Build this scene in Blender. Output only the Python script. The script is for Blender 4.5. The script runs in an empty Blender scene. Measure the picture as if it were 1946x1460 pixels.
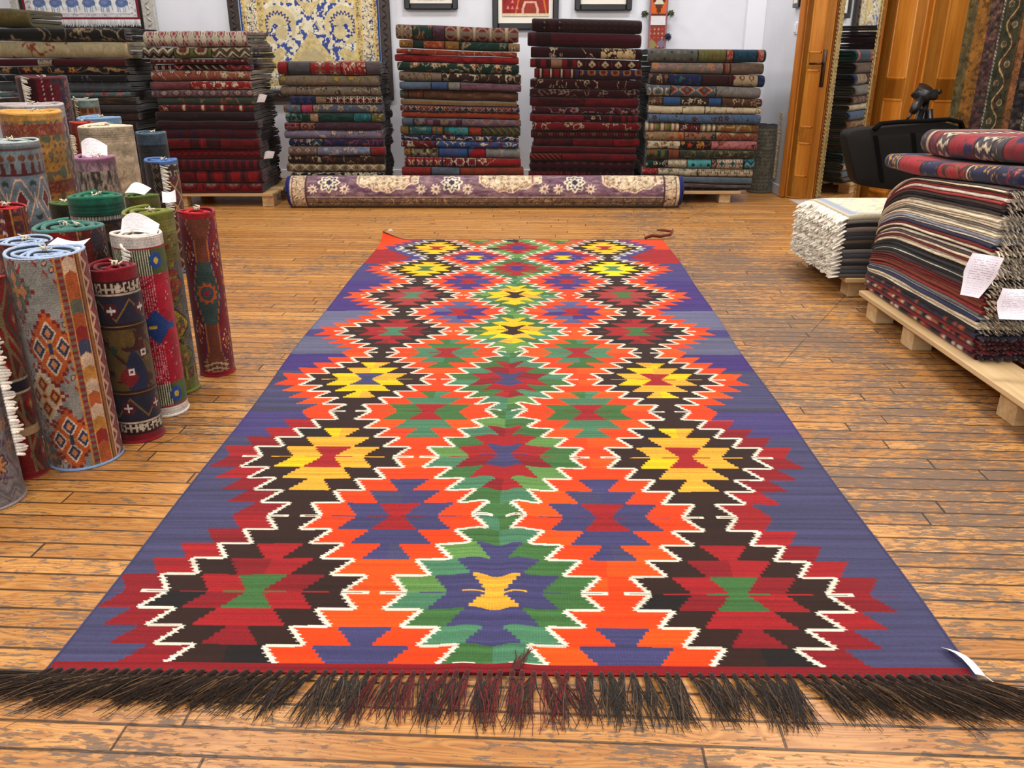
import bpy, math, random
import numpy as np

# ------------------------------------------------------------------ camera model
F, CX, CY, H, HY = 1597.0, 973.0, 730.0, 1.10, 103.0
TH = math.atan((CY - HY) / F)
CT, ST = math.cos(TH), math.sin(TH)
RNG = np.random.RandomState(7)
random.seed(7)

def ray(px, py):
    a = (px - CX) / F; b = (py - CY) / F
    return a, CT - b * ST, -ST - b * CT
def on_floor(px, py, z=0.0):
    dx, dy, dz = ray(px, py); t = (z - H) / dz
    return dx * t, dy * t
def at_depth(px, py, Y):
    dx, dy, dz = ray(px, py); t = Y / dy
    return dx * t, H + dz * t

scene = bpy.context.scene
COL = scene.collection

# ------------------------------------------------------------------ objects
def empty(name, loc, label=None, cat=None, group=None, kind=None, rz=0.0):
    o = bpy.data.objects.new(name, None)
    o.empty_display_size = 0.1
    o.location = loc; o.rotation_euler = (0, 0, rz)
    COL.objects.link(o)
    tag(o, label, cat, group, kind)
    return o
def tag(o, label=None, cat=None, group=None, kind=None):
    if label: o['label'] = label
    if cat: o['category'] = cat
    if group: o['group'] = group
    if kind: o['kind'] = kind
    return o

class MB:
    """collects vertices, faces and per-vertex colours (sRGB 0..1) for ONE mesh"""
    def __init__(s):
        s.v = []; s.f4 = []; s.f3 = []; s.c = []; s.n = 0
    def add(s, v, quads=None, tris=None, col=(0.5, 0.5, 0.5)):
        v = np.asarray(v, dtype=np.float64).reshape(-1, 3)
        c = np.asarray(col, dtype=np.float64)
        if c.ndim == 1: c = np.tile(c, (len(v), 1))
        c = c.reshape(-1, 3)
        s.v.append(v); s.c.append(c)
        if quads is not None and len(quads): s.f4.append(np.asarray(quads, dtype=np.int64) + s.n)
        if tris is not None and len(tris): s.f3.append(np.asarray(tris, dtype=np.int64) + s.n)
        s.n += len(v)
        return s
    def grid(s, P, col, wrap_u=False, wrap_v=False, flip=False):
        n, m = P.shape[:2]
        idx = np.arange(n * m).reshape(n, m)
        if wrap_u: idx = np.vstack([idx, idx[:1]])
        if wrap_v: idx = np.hstack([idx, idx[:, :1]])
        q = np.stack([idx[:-1, :-1], idx[1:, :-1], idx[1:, 1:], idx[:-1, 1:]], -1).reshape(-1, 4)
        if flip: q = q[:, ::-1]
        c = np.asarray(col, dtype=np.float64)
        if c.ndim == 3: c = c.reshape(-1, 3)
        return s.add(P.reshape(-1, 3), q, col=c)
    def box(s, lo, hi, col=(0.5, 0.5, 0.5), bev=0.0, M=None):
        lo = np.array(lo, float); hi = np.array(hi, float)
        if bev <= 0:
            v = np.array([[x, y, z] for x in (lo[0], hi[0]) for y in (lo[1], hi[1]) for z in (lo[2], hi[2])])
            q = [(0, 1, 3, 2), (4, 6, 7, 5), (0, 4, 5, 1), (2, 3, 7, 6), (0, 2, 6, 4), (1, 5, 7, 3)]
            t = None
        else:
            b = min(bev, *(0.45 * (hi - lo)))
            v = []; key = {}
            for i in range(8):
                sx, sy, sz = (i >> 2) & 1, (i >> 1) & 1, i & 1
                c0 = np.array([hi[0] if sx else lo[0], hi[1] if sy else lo[1], hi[2] if sz else lo[2]])
                d = np.array([-b if sx else b, -b if sy else b, -b if sz else b])
                for ax in range(3):
                    p = c0 + d; p[ax] = c0[ax]
                    key[(sx, sy, sz, ax)] = len(v); v.append(p)
            v = np.array(v); q = []; t = []
            for ax in range(3):
                o1, o2 = [a for a in range(3) if a != ax]
                for sd in (0, 1):
                    loop = []
                    for (a, bb) in ((0, 0), (1, 0), (1, 1), (0, 1)):
                        k = [0, 0, 0]; k[ax] = sd; k[o1] = a; k[o2] = bb
                        loop.append(key[(k[0], k[1], k[2], ax)])
                    q.append(loop)
            for ax in range(3):           # edges along ax
                o1, o2 = [a for a in range(3) if a != ax]
                for a in (0, 1):
                    for bb in (0, 1):
                        k0 = [0, 0, 0]; k0[o1] = a; k0[o2] = bb
                        k1 = list(k0); k1[ax] = 1
                        q.append([key[(*k0, o1)], key[(*k1, o1)], key[(*k1, o2)], key[(*k0, o2)]])
            for i in range(8):
                sx, sy, sz = (i >> 2) & 1, (i >> 1) & 1, i & 1
                t.append([key[(sx, sy, sz, 0)], key[(sx, sy, sz, 1)], key[(sx, sy, sz, 2)]])
        if M is not None: v = M(v)
        return s.add(v, q, t, col)
    def tube(s, pts, rad, col, sides=8, cap=True):
        pts = np.asarray(pts, float); n = len(pts)
        rad = np.broadcast_to(np.asarray(rad, float), (n,))
        tang = np.gradient(pts, axis=0)
        tang /= np.linalg.norm(tang, axis=1)[:, None] + 1e-12
        up = np.array([0, 0, 1.0])
        a = np.cross(tang, up)
        bad = np.linalg.norm(a, axis=1) < 0.15
        a[bad] = np.cross(tang[bad], np.array([0, 1.0, 0.05]))
        a /= np.linalg.norm(a, axis=1)[:, None] + 1e-12
        b = np.cross(tang, a)
        ang = np.linspace(0, 2 * math.pi, sides, endpoint=False)
        P = pts[:, None, :] + rad[:, None, None] * (np.cos(ang)[None, :, None] * a[:, None, :] + np.sin(ang)[None, :, None] * b[:, None, :])
        c = np.asarray(col, float)
        if c.ndim == 2: c = np.repeat(c[:, None, :], sides, 1)
        base = s.n
        s.grid(P, c, wrap_v=True)
        if cap and sides >= 3:
            for r, rev in ((0, True), (n - 1, False)):
                ring = [r * sides + k for k in range(sides)]
                cc = c if c.ndim == 1 else c[r, 0]
                s.add(pts[r:r + 1], None, None, cc)
                ci = s.n - 1 - base
                t = [(base + ring[k], base + ring[(k + 1) % sides], base + ci) for k in range(sides)]
                s.f3.append(np.array(t, dtype=np.int64))
        return s
    def disc(s, center, rx, ry, col, n=24, axis='z', depth=0.0):
        pass
    def build(s, name, mat, parent=None, smooth=True, recalc=True):
        V = np.concatenate(s.v) if s.v else np.zeros((0, 3))
        Cc = np.concatenate(s.c)
        f4 = np.concatenate(s.f4) if s.f4 else np.zeros((0, 4), np.int64)
        f3 = np.concatenate(s.f3) if s.f3 else np.zeros((0, 3), np.int64)
        me = bpy.data.meshes.new(name)
        me.vertices.add(len(V)); me.vertices.foreach_set('co', V.ravel().astype(np.float32))
        loops = np.concatenate([f4.ravel(), f3.ravel()]).astype(np.int32)
        me.loops.add(len(loops)); me.loops.foreach_set('vertex_index', loops)
        npoly = len(f4) + len(f3)
        me.polygons.add(npoly)
        st = np.concatenate([np.arange(len(f4)) * 4, len(f4) * 4 + np.arange(len(f3)) * 3]).astype(np.int32)
        me.polygons.foreach_set('loop_start', st)
        me.polygons.foreach_set('use_smooth', np.full(npoly, smooth, dtype=bool))
        me.update(calc_edges=True)
        ca = me.color_attributes.new('Col', 'FLOAT_COLOR', 'POINT')
        lin = np.where(Cc <= 0.04045, Cc / 12.92, ((np.clip(Cc, 0, 2) + 0.055) / 1.055) ** 2.4)
        rgba = np.ones((len(V), 4), np.float32); rgba[:, :3] = lin
        ca.data.foreach_set('color', rgba.ravel())
        if recalc and npoly < 4000:
            import bmesh
            bm = bmesh.new(); bm.from_mesh(me)
            bmesh.ops.recalc_face_normals(bm, faces=bm.faces[:]); bm.to_mesh(me); bm.free()
        me.materials.append(mat)
        o = bpy.data.objects.new(name, me)
        COL.objects.link(o)
        if parent is not None: o.parent = parent
        return o

def xform(origin, rz=0.0):
    c, s_ = math.cos(rz), math.sin(rz); o = np.array(origin, float)
    def f(v):
        v = np.asarray(v, float)
        return np.stack([v[..., 0] * c - v[..., 1] * s_, v[..., 0] * s_ + v[..., 1] * c, v[..., 2]], -1) + o
    return f

# ------------------------------------------------------------------ materials
def new_mat(name):
    m = bpy.data.materials.new(name); m.use_nodes = True
    nt = m.node_tree; nt.nodes.clear()
    out = nt.nodes.new('ShaderNodeOutputMaterial')
    b = nt.nodes.new('ShaderNodeBsdfPrincipled')
    nt.links.new(b.outputs[0], out.inputs[0])
    return m, nt, b
def lin1(c):
    return c / 12.92 if c <= 0.04045 else ((c + 0.055) / 1.055) ** 2.4
def L3(r, g, b): return (lin1(r / 255), lin1(g / 255), lin1(b / 255), 1.0)

def textile_mat(name, bump_scale=420.0, bump=0.35, stretch=(1, 1, 1), vary=0.22, sheen=0.15, rough=0.95):
    m, nt, b = new_mat(name)
    N, Lk = nt.nodes, nt.links
    at = N.new('ShaderNodeAttribute'); at.attribute_name = 'Col'
    tc = N.new('ShaderNodeTexCoord')
    mp = N.new('ShaderNodeMapping'); mp.inputs['Scale'].default_value = stretch
    Lk.new(tc.outputs['Object'], mp.inputs['Vector'])
    n1 = N.new('ShaderNodeTexNoise'); n1.inputs['Scale'].default_value = bump_scale; n1.inputs['Detail'].default_value = 2
    Lk.new(mp.outputs[0], n1.inputs['Vector'])
    mr = N.new('ShaderNodeMapRange'); mr.inputs['From Min'].default_value = 0.25; mr.inputs['From Max'].default_value = 0.75
    mr.inputs['To Min'].default_value = 1 - vary; mr.inputs['To Max'].default_value = 1 + vary
    Lk.new(n1.outputs['Fac'], mr.inputs['Value'])
    mx = N.new('ShaderNodeMix'); mx.data_type = 'RGBA'; mx.blend_type = 'MULTIPLY'; mx.inputs['Factor'].default_value = 1.0
    Lk.new(at.outputs['Color'], mx.inputs['A']); Lk.new(mr.outputs[0], mx.inputs['B'])
    Lk.new(mx.outputs['Result'], b.inputs['Base Color'])
    b.inputs['Roughness'].default_value = rough
    b.inputs['Specular IOR Level'].default_value = 0.15
    b.inputs['Sheen Weight'].default_value = sheen
    b.inputs['Sheen Roughness'].default_value = 0.5
    bp = N.new('ShaderNodeBump'); bp.inputs['Strength'].default_value = bump; bp.inputs['Distance'].default_value = 0.003
    Lk.new(n1.outputs['Fac'], bp.inputs['Height']); Lk.new(bp.outputs[0], b.inputs['Normal'])
    return m

def plain_mat(name, rgb, rough=0.5, metal=0.0, noise=0.0, nscale=30.0, spec=0.5, bump=0.0, stretch=(1, 1, 1)):
    m, nt, b = new_mat(name)
    N, Lk = nt.nodes, nt.links
    b.inputs['Roughness'].default_value = rough; b.inputs['Metallic'].default_value = metal
    b.inputs['Specular IOR Level'].default_value = spec
    tc = N.new('ShaderNodeTexCoord')
    mp = N.new('ShaderNodeMapping'); mp.inputs['Scale'].default_value = stretch
    Lk.new(tc.outputs['Object'], mp.inputs['Vector'])
    n1 = N.new('ShaderNodeTexNoise'); n1.inputs['Scale'].default_value = nscale; n1.inputs['Detail'].default_value = 5
    Lk.new(mp.outputs[0], n1.inputs['Vector'])
    rp = N.new('ShaderNodeValToRGB')
    c = L3(*rgb)
    rp.color_ramp.elements[0].color = tuple(x * (1 - noise) for x in c[:3]) + (1,)
    rp.color_ramp.elements[1].color = tuple(min(1, x * (1 + noise)) for x in c[:3]) + (1,)
    rp.color_ramp.elements[0].position = 0.3; rp.color_ramp.elements[1].position = 0.7
    Lk.new(n1.outputs['Fac'], rp.inputs[0]); Lk.new(rp.outputs[0], b.inputs['Base Color'])
    if bump > 0:
        bp = N.new('ShaderNodeBump'); bp.inputs['Strength'].default_value = bump; bp.inputs['Distance'].default_value = 0.002
        Lk.new(n1.outputs['Fac'], bp.inputs['Height']); Lk.new(bp.outputs[0], b.inputs['Normal'])
    return m

def wood_mat(name, c0, c1, axis='z', scale=14.0, rough=0.35):
    m, nt, b = new_mat(name)
    N, Lk = nt.nodes, nt.links
    tc = N.new('ShaderNodeTexCoord'); mp = N.new('ShaderNodeMapping')
    st = {'z': (1, 1, 0.07), 'x': (0.07, 1, 1), 'y': (1, 0.07, 1)}[axis]
    mp.inputs['Scale'].default_value = st
    Lk.new(tc.outputs['Object'], mp.inputs['Vector'])
    n1 = N.new('ShaderNodeTexNoise'); n1.inputs['Scale'].default_value = scale; n1.inputs['Detail'].default_value = 6
    n1.inputs['Distortion'].default_value = 0.6
    Lk.new(mp.outputs[0], n1.inputs['Vector'])
    n2 = N.new('ShaderNodeTexNoise'); n2.inputs['Scale'].default_value = scale * 9; n2.inputs['Detail'].default_value = 3
    Lk.new(mp.outputs[0], n2.inputs['Vector'])
    ad = N.new('ShaderNodeMath'); ad.operation = 'MULTIPLY_ADD'; ad.inputs[1].default_value = 0.35
    Lk.new(n2.outputs['Fac'], ad.inputs[0]); Lk.new(n1.outputs['Fac'], ad.inputs[2])
    rp = N.new('ShaderNodeValToRGB')
    rp.color_ramp.elements[0].color = L3(*c0); rp.color_ramp.elements[1].color = L3(*c1)
    rp.color_ramp.elements[0].position = 0.5; rp.color_ramp.elements[1].position = 0.82
    Lk.new(ad.outputs[0], rp.inputs[0]); Lk.new(rp.outputs[0], b.inputs['Base Color'])
    b.inputs['Roughness'].default_value = rough
    bp = N.new('ShaderNodeBump'); bp.inputs['Strength'].default_value = 0.12; bp.inputs['Distance'].default_value = 0.002
    Lk.new(n2.outputs['Fac'], bp.inputs['Height']); Lk.new(bp.outputs[0], b.inputs['Normal'])
    return m

M_PILE = textile_mat('wool_pile', 330.0, 0.45, vary=0.30)
M_FRINGE = textile_mat('fringe_yarn', 260.0, 0.5, vary=0.28)
M_PAPER = textile_mat('paper_tag_sheet', 90.0, 0.05, vary=0.03, sheen=0.0, rough=0.8)
M_PAINT = textile_mat('painted_surface', 60.0, 0.1, vary=0.08, sheen=0.0, rough=0.5)

# ------------------------------------------------------------------ pattern kit (numpy)
def h2(i, j, seed=0):
    x = (np.asarray(i, dtype=np.int64) * 374761393 + np.asarray(j, dtype=np.int64) * 668265263 + int(seed) * 144665) & 0xffffffff
    x = ((x ^ (x >> 13)) * 1274126177) & 0xffffffff
    x = x ^ (x >> 16)
    return (x & 0xffffff) / float(0xffffff)
def vnoise(x, y, seed=0):
    x = np.asarray(x, float); y = np.asarray(y, float)
    i = np.floor(x).astype(np.int64); j = np.floor(y).astype(np.int64)
    fx = x - i; fy = y - j
    fx = fx * fx * (3 - 2 * fx); fy = fy * fy * (3 - 2 * fy)
    a = h2(i, j, seed); b = h2(i + 1, j, seed); c = h2(i, j + 1, seed); d = h2(i + 1, j + 1, seed)
    return (a * (1 - fx) + b * fx) * (1 - fy) + (c * (1 - fx) + d * fx) * fy
def fbm(x, y, seed=0, o=3):
    t = 0; a = 0.5; s = 0
    for k in range(o):
        t = t + a * vnoise(x * 2 ** k, y * 2 ** k, seed + k * 17); s += a; a *= 0.5
    return t / s

C = dict(red=(150, 28, 32), dred=(105, 14, 22), burg=(78, 12, 22), crim=(172, 22, 44), rust=(150, 58, 32), orange=(196, 84, 28),
         gold=(190, 140, 52), mustard=(168, 122, 48), yellow=(228, 180, 40), cream=(218, 204, 172), white=(232, 228, 216), beige=(184, 164, 130),
         tan=(158, 128, 92), taupe=(128, 112, 96), brown=(92, 58, 40), dbrown=(54, 34, 28), black=(26, 22, 24), navy=(28, 36, 78),
         blue=(52, 84, 140), sky=(118, 150, 184), steel=(92, 112, 134), teal=(34, 96, 98), turq=(52, 150, 156), dgreen=(22, 52, 42),
         green=(44, 96, 58), olive=(98, 100, 46), grey=(138, 134, 130), dgrey=(78, 74, 76), mauve=(118, 84, 98), lilac=(132, 122, 146),
         pink=(196, 120, 120), rose=(188, 60, 90), lgrey=(176, 174, 170), plum=(70, 36, 52), ochre=(140, 96, 40), slate=(84, 92, 112))
def col(c):
    if isinstance(c, str): c = C[c]
    return np.array(c, float) / 255.0

def put(A, mask, c, k=1.0):
    A[mask] = A[mask] * (1 - k) + col(c) * k

def motif(kind, U, V, cs, s=0.05, seed=0):
    """colours for points with along-coordinate U and across-coordinate V (metres)"""
    A = np.empty(U.shape + (3,)); A[:] = col(cs[0])
    c1 = cs[1] if len(cs) > 1 else cs[0]; c2 = cs[2] if len(cs) > 2 else c1; c3 = cs[3] if len(cs) > 3 else c2
    cu = U / s; cv = V / s
    i = np.floor(cu).astype(np.int64); j = np.floor(cv).astype(np.int64)
    x = cu - i - 0.5; y = cv - j - 0.5
    if kind == 'plain':
        n = fbm(U * 18, V * 60, seed); put(A, n > 0.58, c1, 0.45); put(A, n < 0.36, c2, 0.3)
    elif kind in ('floral', 'sparse'):
        w = fbm(U / s * 0.9, V / s * 0.9, seed, 3); w2 = fbm(U / s * 1.3 + 9, V / s * 1.3, seed + 5, 2)
        put(A, np.abs(w - 0.5) < (0.022 if kind == 'floral' else 0.012), c1)
        put(A, (np.abs(w2 - 0.47) < 0.016), c3, 0.8)
        jx = h2(i, j, seed) * 0.5 - 0.25; jy = h2(i, j, seed + 3) * 0.5 - 0.25
        X = x - jx; Y = y - jy; r = np.hypot(X, Y); th = np.arctan2(Y, X) + 6 * h2(i, j, seed + 8)
        pet = 0.24 + 0.08 * np.cos(5 * th)
        pick = h2(i, j, seed + 11); keep = pick < (0.8 if kind == 'floral' else 0.35)
        put(A, keep & (r < pet), c1); put(A, keep & (r < pet) & (pick > 0.45), c2)
        put(A, keep & (r < pet * 0.62), c3); put(A, keep & (r < 0.06), cs[0])
    elif kind == 'rosette':
        r = np.hypot(x, y); th = np.arctan2(y, x)
        put(A, r < 0.40 + 0.06 * np.cos(8 * th), c1); put(A, r < 0.30 + 0.05 * np.cos(8 * th), cs[0])
        put(A, r < 0.22 + 0.05 * np.cos(4 * th), c2); put(A, r < 0.08, c3)
        put(A, (np.abs(x) > 0.46) & (np.abs(y) < 0.2), c3)
    elif kind == 'boxes':
        put(A, (np.abs(x) > 0.43), c3)
        m = (np.abs(x) < 0.36) & (np.abs(y) < 0.36); put(A, m, c1)
        d = np.abs(x) + np.abs(y); put(A, m & (np.abs(np.abs(x) - np.abs(y)) < 0.07), c2); put(A, d < 0.12, cs[0])
    elif kind == 'diamond':
        q = 0.0833
        d = np.abs(np.round(x / q) * q) + np.abs(np.round(y / q) * q)
        put(A, d < 0.47, c1); put(A, d < 0.34, c2); put(A, d < 0.2, c3); put(A, d < 0.1, cs[0])
    elif kind == 'zig':
        t = (V / s + 0.5 * np.abs(((U / s) % 1) - 0.5) * 2) % 1
        put(A, t < 0.28, c1); put(A, (t > 0.45) & (t < 0.62), c2); put(A, (t > 0.75) & (t < 0.82), c3)
    elif kind == 'stripe':
        t = (U / s) % 1; k = np.floor(U / s).astype(np.int64)
        put(A, t < 0.5, c1); put(A, (t > 0.62) & (t < 0.78), c2); put(A, h2(k, 0, seed) > 0.7, c3, 0.8)
    elif kind == 'vstripe':
        t = (V / s) % 1
        put(A, t < 0.4, c1); put(A, (t > 0.55) & (t < 0.75), c2)
    elif kind == 'dots':
        r = np.hypot(x, y); put(A, r < 0.22, c1); put(A, (r < 0.22) & (h2(i, j, seed) > 0.5), c2)
        put(A, r < 0.09, c3)
    elif kind == 'boteh':
        yy = y * 0.8; r = np.hypot(x * 1.25, yy)
        put(A, r < 0.40, c1); put(A, r < 0.32, cs[0]); put(A, r < 0.25, c2); put(A, (r < 0.10), c3)
        put(A, (np.abs(x) > 0.44) & (np.abs(y) < 0.12), c2)
    elif kind == 'lattice':
        a = ((U + V) / s) % 1; b = ((U - V) / s) % 1
        put(A, (a < 0.12) | (b < 0.12), c1)
        r = np.hypot(a - 0.56, b - 0.56); put(A, r < 0.2, c2); put(A, r < 0.08, c3)
    elif kind == 'guls':
        xx = np.abs(x); d = np.maximum(xx * 1.0, np.abs(y) * 1.15) + 0.3 * np.minimum(xx, np.abs(y))
        put(A, d < 0.44, c1); put(A, d < 0.36, c2); put(A, d < 0.22, c3); put(A, (xx < 0.04) | (np.abs(y) < 0.03), cs[0], 0.6)
    elif kind == 'arrows':
        t = (U / s + np.abs(V / s) * 1.0) % 1; put(A, t < 0.3, c1); put(A, (t > 0.5) & (t < 0.62), c2)
    elif kind == 'patch':
        k = h2(i, j, seed); put(A, k < 0.4, c1); put(A, (k > 0.4) & (k < 0.65), c2); put(A, k > 0.85, c3)
        n = fbm(U * 45, V * 45, seed + 2); put(A, n > 0.62, cs[0], 0.7); put(A, n < 0.32, c3, 0.5)
    return A

def strip_pattern(segs, T, U, V, seed=0):
    """segs: [(end_fraction, kind, colours, scale)] along T in 0..1"""
    A = np.zeros(U.shape + (3,)); a0 = -1.0
    for k, (e, kind, cs, s) in enumerate(segs):
        m = (T >= a0) & (T < e if k < len(segs) - 1 else T <= 2.0)
        if m.any(): A[m] = motif(kind, U[m], V[m], cs, s, seed + k * 7)
        if k > 0:
            g = np.abs(T - a0) < 0.006
            A[g] = A[g] * 0.35
        a0 = e
    return A
def worn(A, U, V, seed=0, amt=0.12):
    n = fbm(U * 30, V * 30, seed + 90) - 0.5; g = h2((U * 400).astype(np.int64), (V * 400).astype(np.int64), seed) - 0.5
    return np.clip(A * (1 + amt * 2 * n + amt * g)[..., None], 0, 1)
# ------------------------------------------------------------------ node helper
class NG:
    def __init__(s, nt): s.nt = nt
    def node(s, t, **kw):
        n = s.nt.nodes.new(t)
        for k, v in kw.items(): setattr(n, k, v)
        return n
    def put(s, sock, v):
        if hasattr(v, 'is_linked'): s.nt.links.new(v, sock)
        elif v is not None: sock.default_value = v
    def m(s, op, a, b=None, c=None, clamp=False):
        n = s.node('ShaderNodeMath', operation=op); n.use_clamp = clamp
        s.put(n.inputs[0], a)
        if b is not None: s.put(n.inputs[1], b)
        if c is not None: s.put(n.inputs[2], c)
        return n.outputs[0]
    def xyz(s, x, y, z=0.0):
        n = s.node('ShaderNodeCombineXYZ'); s.put(n.inputs[0], x); s.put(n.inputs[1], y); s.put(n.inputs[2], z); return n.outputs[0]
    def noise(s, vec, scale, detail=3, rough=0.5, dist=0.0):
        n = s.node('ShaderNodeTexNoise'); s.put(n.inputs['Vector'], vec); n.inputs['Scale'].default_value = scale
        n.inputs['Detail'].default_value = detail; n.inputs['Roughness'].default_value = rough; n.inputs['Distortion'].default_value = dist
        return n.outputs['Fac']
    def white(s, vec):
        n = s.node('ShaderNodeTexWhiteNoise'); n.noise_dimensions = '3D'; s.put(n.inputs['Vector'], vec); return n.outputs['Value']
    def ss(s, v, a, b, lo=0.0, hi=1.0):
        n = s.node('ShaderNodeMapRange'); n.interpolation_type = 'SMOOTHSTEP'
        s.put(n.inputs['Value'], v); n.inputs['From Min'].default_value = a; n.inputs['From Max'].default_value = b
        n.inputs['To Min'].default_value = lo; n.inputs['To Max'].default_value = hi
        return n.outputs[0]
    def mix(s, f, a, b, mode='MIX'):
        n = s.node('ShaderNodeMix', data_type='RGBA', blend_type=mode)
        s.put(n.inputs['Factor'], f); s.put(n.inputs['A'], a); s.put(n.inputs['B'], b); return n.outputs['Result']

def floor_material():
    m, nt, b = new_mat('worn_plank_floor'); g = NG(nt)
    geo = g.node('ShaderNodeTexCoord'); sp = g.node('ShaderNodeSeparateXYZ'); nt.links.new(geo.outputs['Object'], sp.inputs[0])
    X, Y = sp.outputs[0], sp.outputs[1]
    p = g.m('MULTIPLY_ADD', X, 0.05, Y); q = g.m('MULTIPLY_ADD', Y, -0.05, X)
    W = 0.0632
    pr = g.m('DIVIDE', g.m('ADD', p, 0.012), W); row = g.m('FLOOR', pr); fr = g.m('SUBTRACT', pr, row)
    rrow = g.white(g.xyz(row, 3.1, 0.7))
    qs = g.m('DIVIDE', g.m('MULTIPLY_ADD', rrow, 3.7, q), g.m('MULTIPLY_ADD', g.white(g.xyz(row, 8.3, 2.0)), 0.7, 0.75))
    cell = g.m('FLOOR', qs); fq = g.m('SUBTRACT', qs, cell)
    rc = g.white(g.xyz(row, cell, 5.0)); rc2 = g.white(g.xyz(row, cell, 9.0))
    # grain
    gx = g.m('MULTIPLY_ADD', rc, 17.0, q)
    gv = g.xyz(g.m('MULTIPLY', gx, 2.2), g.m('MULTIPLY_ADD', rc2, 9.0, g.m('MULTIPLY', p, 30.0)), rc)
    warp = g.noise(g.xyz(g.m('MULTIPLY', gx, 3.0), g.m('MULTIPLY', p, 14.0), rc2), 1.0, 2, 0.5, 0.8)
    rings = g.m('SINE', g.m('MULTIPLY', g.m('MULTIPLY_ADD', warp, 2.6, g.m('MULTIPLY', p, 22.0)), 22.0))
    grain = g.m('ADD', g.m('MULTIPLY', g.m('MULTIPLY_ADD', rings, 0.5, 0.5), 0.30), g.m('MULTIPLY', g.noise(gv, 3.0, 5, 0.6), 0.8))
    base = g.mix(g.ss(grain, 0.25, 0.85), L3(216, 171, 108), L3(180, 128, 74))
    tint = g.mix(rc, L3(255, 242, 218), L3(214, 192, 164)); base = g.mix(1.0, base, tint, 'MULTIPLY')
    # knots
    vo = g.node('ShaderNodeTexVoronoi'); vo.inputs['Scale'].default_value = 1.0
    g.put(vo.inputs['Vector'], g.xyz(g.m('MULTIPLY', q, 2.6), g.m('MULTIPLY', p, 5.4), 0.0))
    kn = g.ss(vo.outputs['Distance'], 0.045, 0.10, 1.0, 0.0)
    base = g.mix(g.m('MULTIPLY', kn, 0.75), base, L3(88, 44, 22))
    # worn patches: the varnish is gone and the wood is grey
    big = g.noise(g.xyz(g.m('MULTIPLY', q, 1.0), g.m('MULTIPLY', p, 1.5), 0.0), 1.7, 4, 0.62, 0.4)
    pathR = g.m('MULTIPLY', g.ss(g.m('ABSOLUTE', g.m('SUBTRACT', X, 1.12)), 0.1, 0.75, 0.24, 0.0), g.ss(Y, 1.3, 2.0))
    pathL = g.m('MULTIPLY', g.ss(g.m('ABSOLUTE', g.m('ADD', X, 0.95)), 0.05, 0.45, 0.05, 0.0), g.ss(Y, 1.8, 2.6))
    far = g.ss(Y, 4.5, 5.6, 0.0, -0.10)
    bias = g.m('ADD', g.m('ADD', pathR, pathL), far)
    wearb = g.m('ADD', big, bias)
    fine = g.noise(g.xyz(g.m('MULTIPLY', q, 26.0), g.m('MULTIPLY_ADD', rc, 4.0, g.m('MULTIPLY', p, 110.0)), rc), 1.0, 5, 0.65, 0.3)
    fleck = g.noise(g.xyz(g.m('MULTIPLY', q, 60.0), g.m('MULTIPLY', p, 230.0), 1.0), 1.0, 3, 0.6)
    mid = g.noise(g.xyz(g.m('MULTIPLY', q, 5.0), g.m('MULTIPLY_ADD', rc2, 7.0, g.m('MULTIPLY', p, 16.0)), rc), 1.0, 4, 0.6)
    wear = g.ss(g.m('ADD', g.m('MULTIPLY_ADD', g.m('SUBTRACT', mid, 0.5), 0.55, wearb), g.m('MULTIPLY', g.m('SUBTRACT', fine, 0.5), 1.7)), 0.60, 0.70)
    spots = g.m('MULTIPLY', g.ss(fleck, 0.62, 0.68), g.ss(g.m('ADD', fine, wearb), 0.90, 1.02))
    wr = g.m('MAXIMUM', g.m('MULTIPLY', wear, 0.80), g.m('MULTIPLY', spots, 0.85))
    greyw = g.mix(fleck, L3(118, 104, 90), L3(58, 54, 54))
    colr = g.mix(wr, base, greyw)
    # scored lines across the boards
    sc1 = g.m('FRACT', g.m('MULTIPLY', g.m('ADD', q, g.m('MULTIPLY', p, -0.55)), 0.62))
    score = g.m('MULTIPLY', g.ss(g.m('ABSOLUTE', g.m('SUBTRACT', sc1, 0.5)), 0.0008, 0.0022, 1.0, 0.0), g.ss(g.noise(geo.outputs['Object'], 2.0, 2), 0.47, 0.55))
    # gaps
    e = g.m('MINIMUM', fr, g.m('SUBTRACT', 1.0, fr)); eg = g.ss(e, 0.030, 0.070, 1.0, 0.0)
    gapn = g.ss(g.noise(g.xyz(g.m('MULTIPLY', q, 1.5), row, 0.0), 3.0, 2), 0.25, 0.6, 0.75, 1.0)
    eq = g.m('MINIMUM', fq, g.m('SUBTRACT', 1.0, fq)); qg = g.ss(eq, 0.0012, 0.0030, 1.0, 0.0)
    gap = g.m('MAXIMUM', g.m('MAXIMUM', g.m('MULTIPLY', eg, gapn), qg), g.m('MULTIPLY', score, 0.7))
    colr = g.mix(g.m('MULTIPLY', gap, 0.9), colr, L3(26, 19, 17))
    nt.links.new(colr, b.inputs['Base Color'])
    g.put(b.inputs['Roughness'], g.m('ADD', g.m('MULTIPLY_ADD', wr, 0.22, 0.30), g.m('MULTIPLY', g.noise(geo.outputs['Object'], 9.0, 3), 0.14)))
    b.inputs['Specular IOR Level'].default_value = 0.45
    bp = g.node('ShaderNodeBump'); bp.inputs['Strength'].default_value = 0.5; bp.inputs['Distance'].default_value = 0.003
    hgt = g.m('SUBTRACT', g.m('MULTIPLY', grain, 0.10), g.m('ADD', g.m('MULTIPLY', gap, 1.0), g.m('MULTIPLY', wr, 0.22)))
    g.put(bp.inputs['Height'], hgt); nt.links.new(bp.outputs[0], b.inputs['Normal'])
    return m

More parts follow.
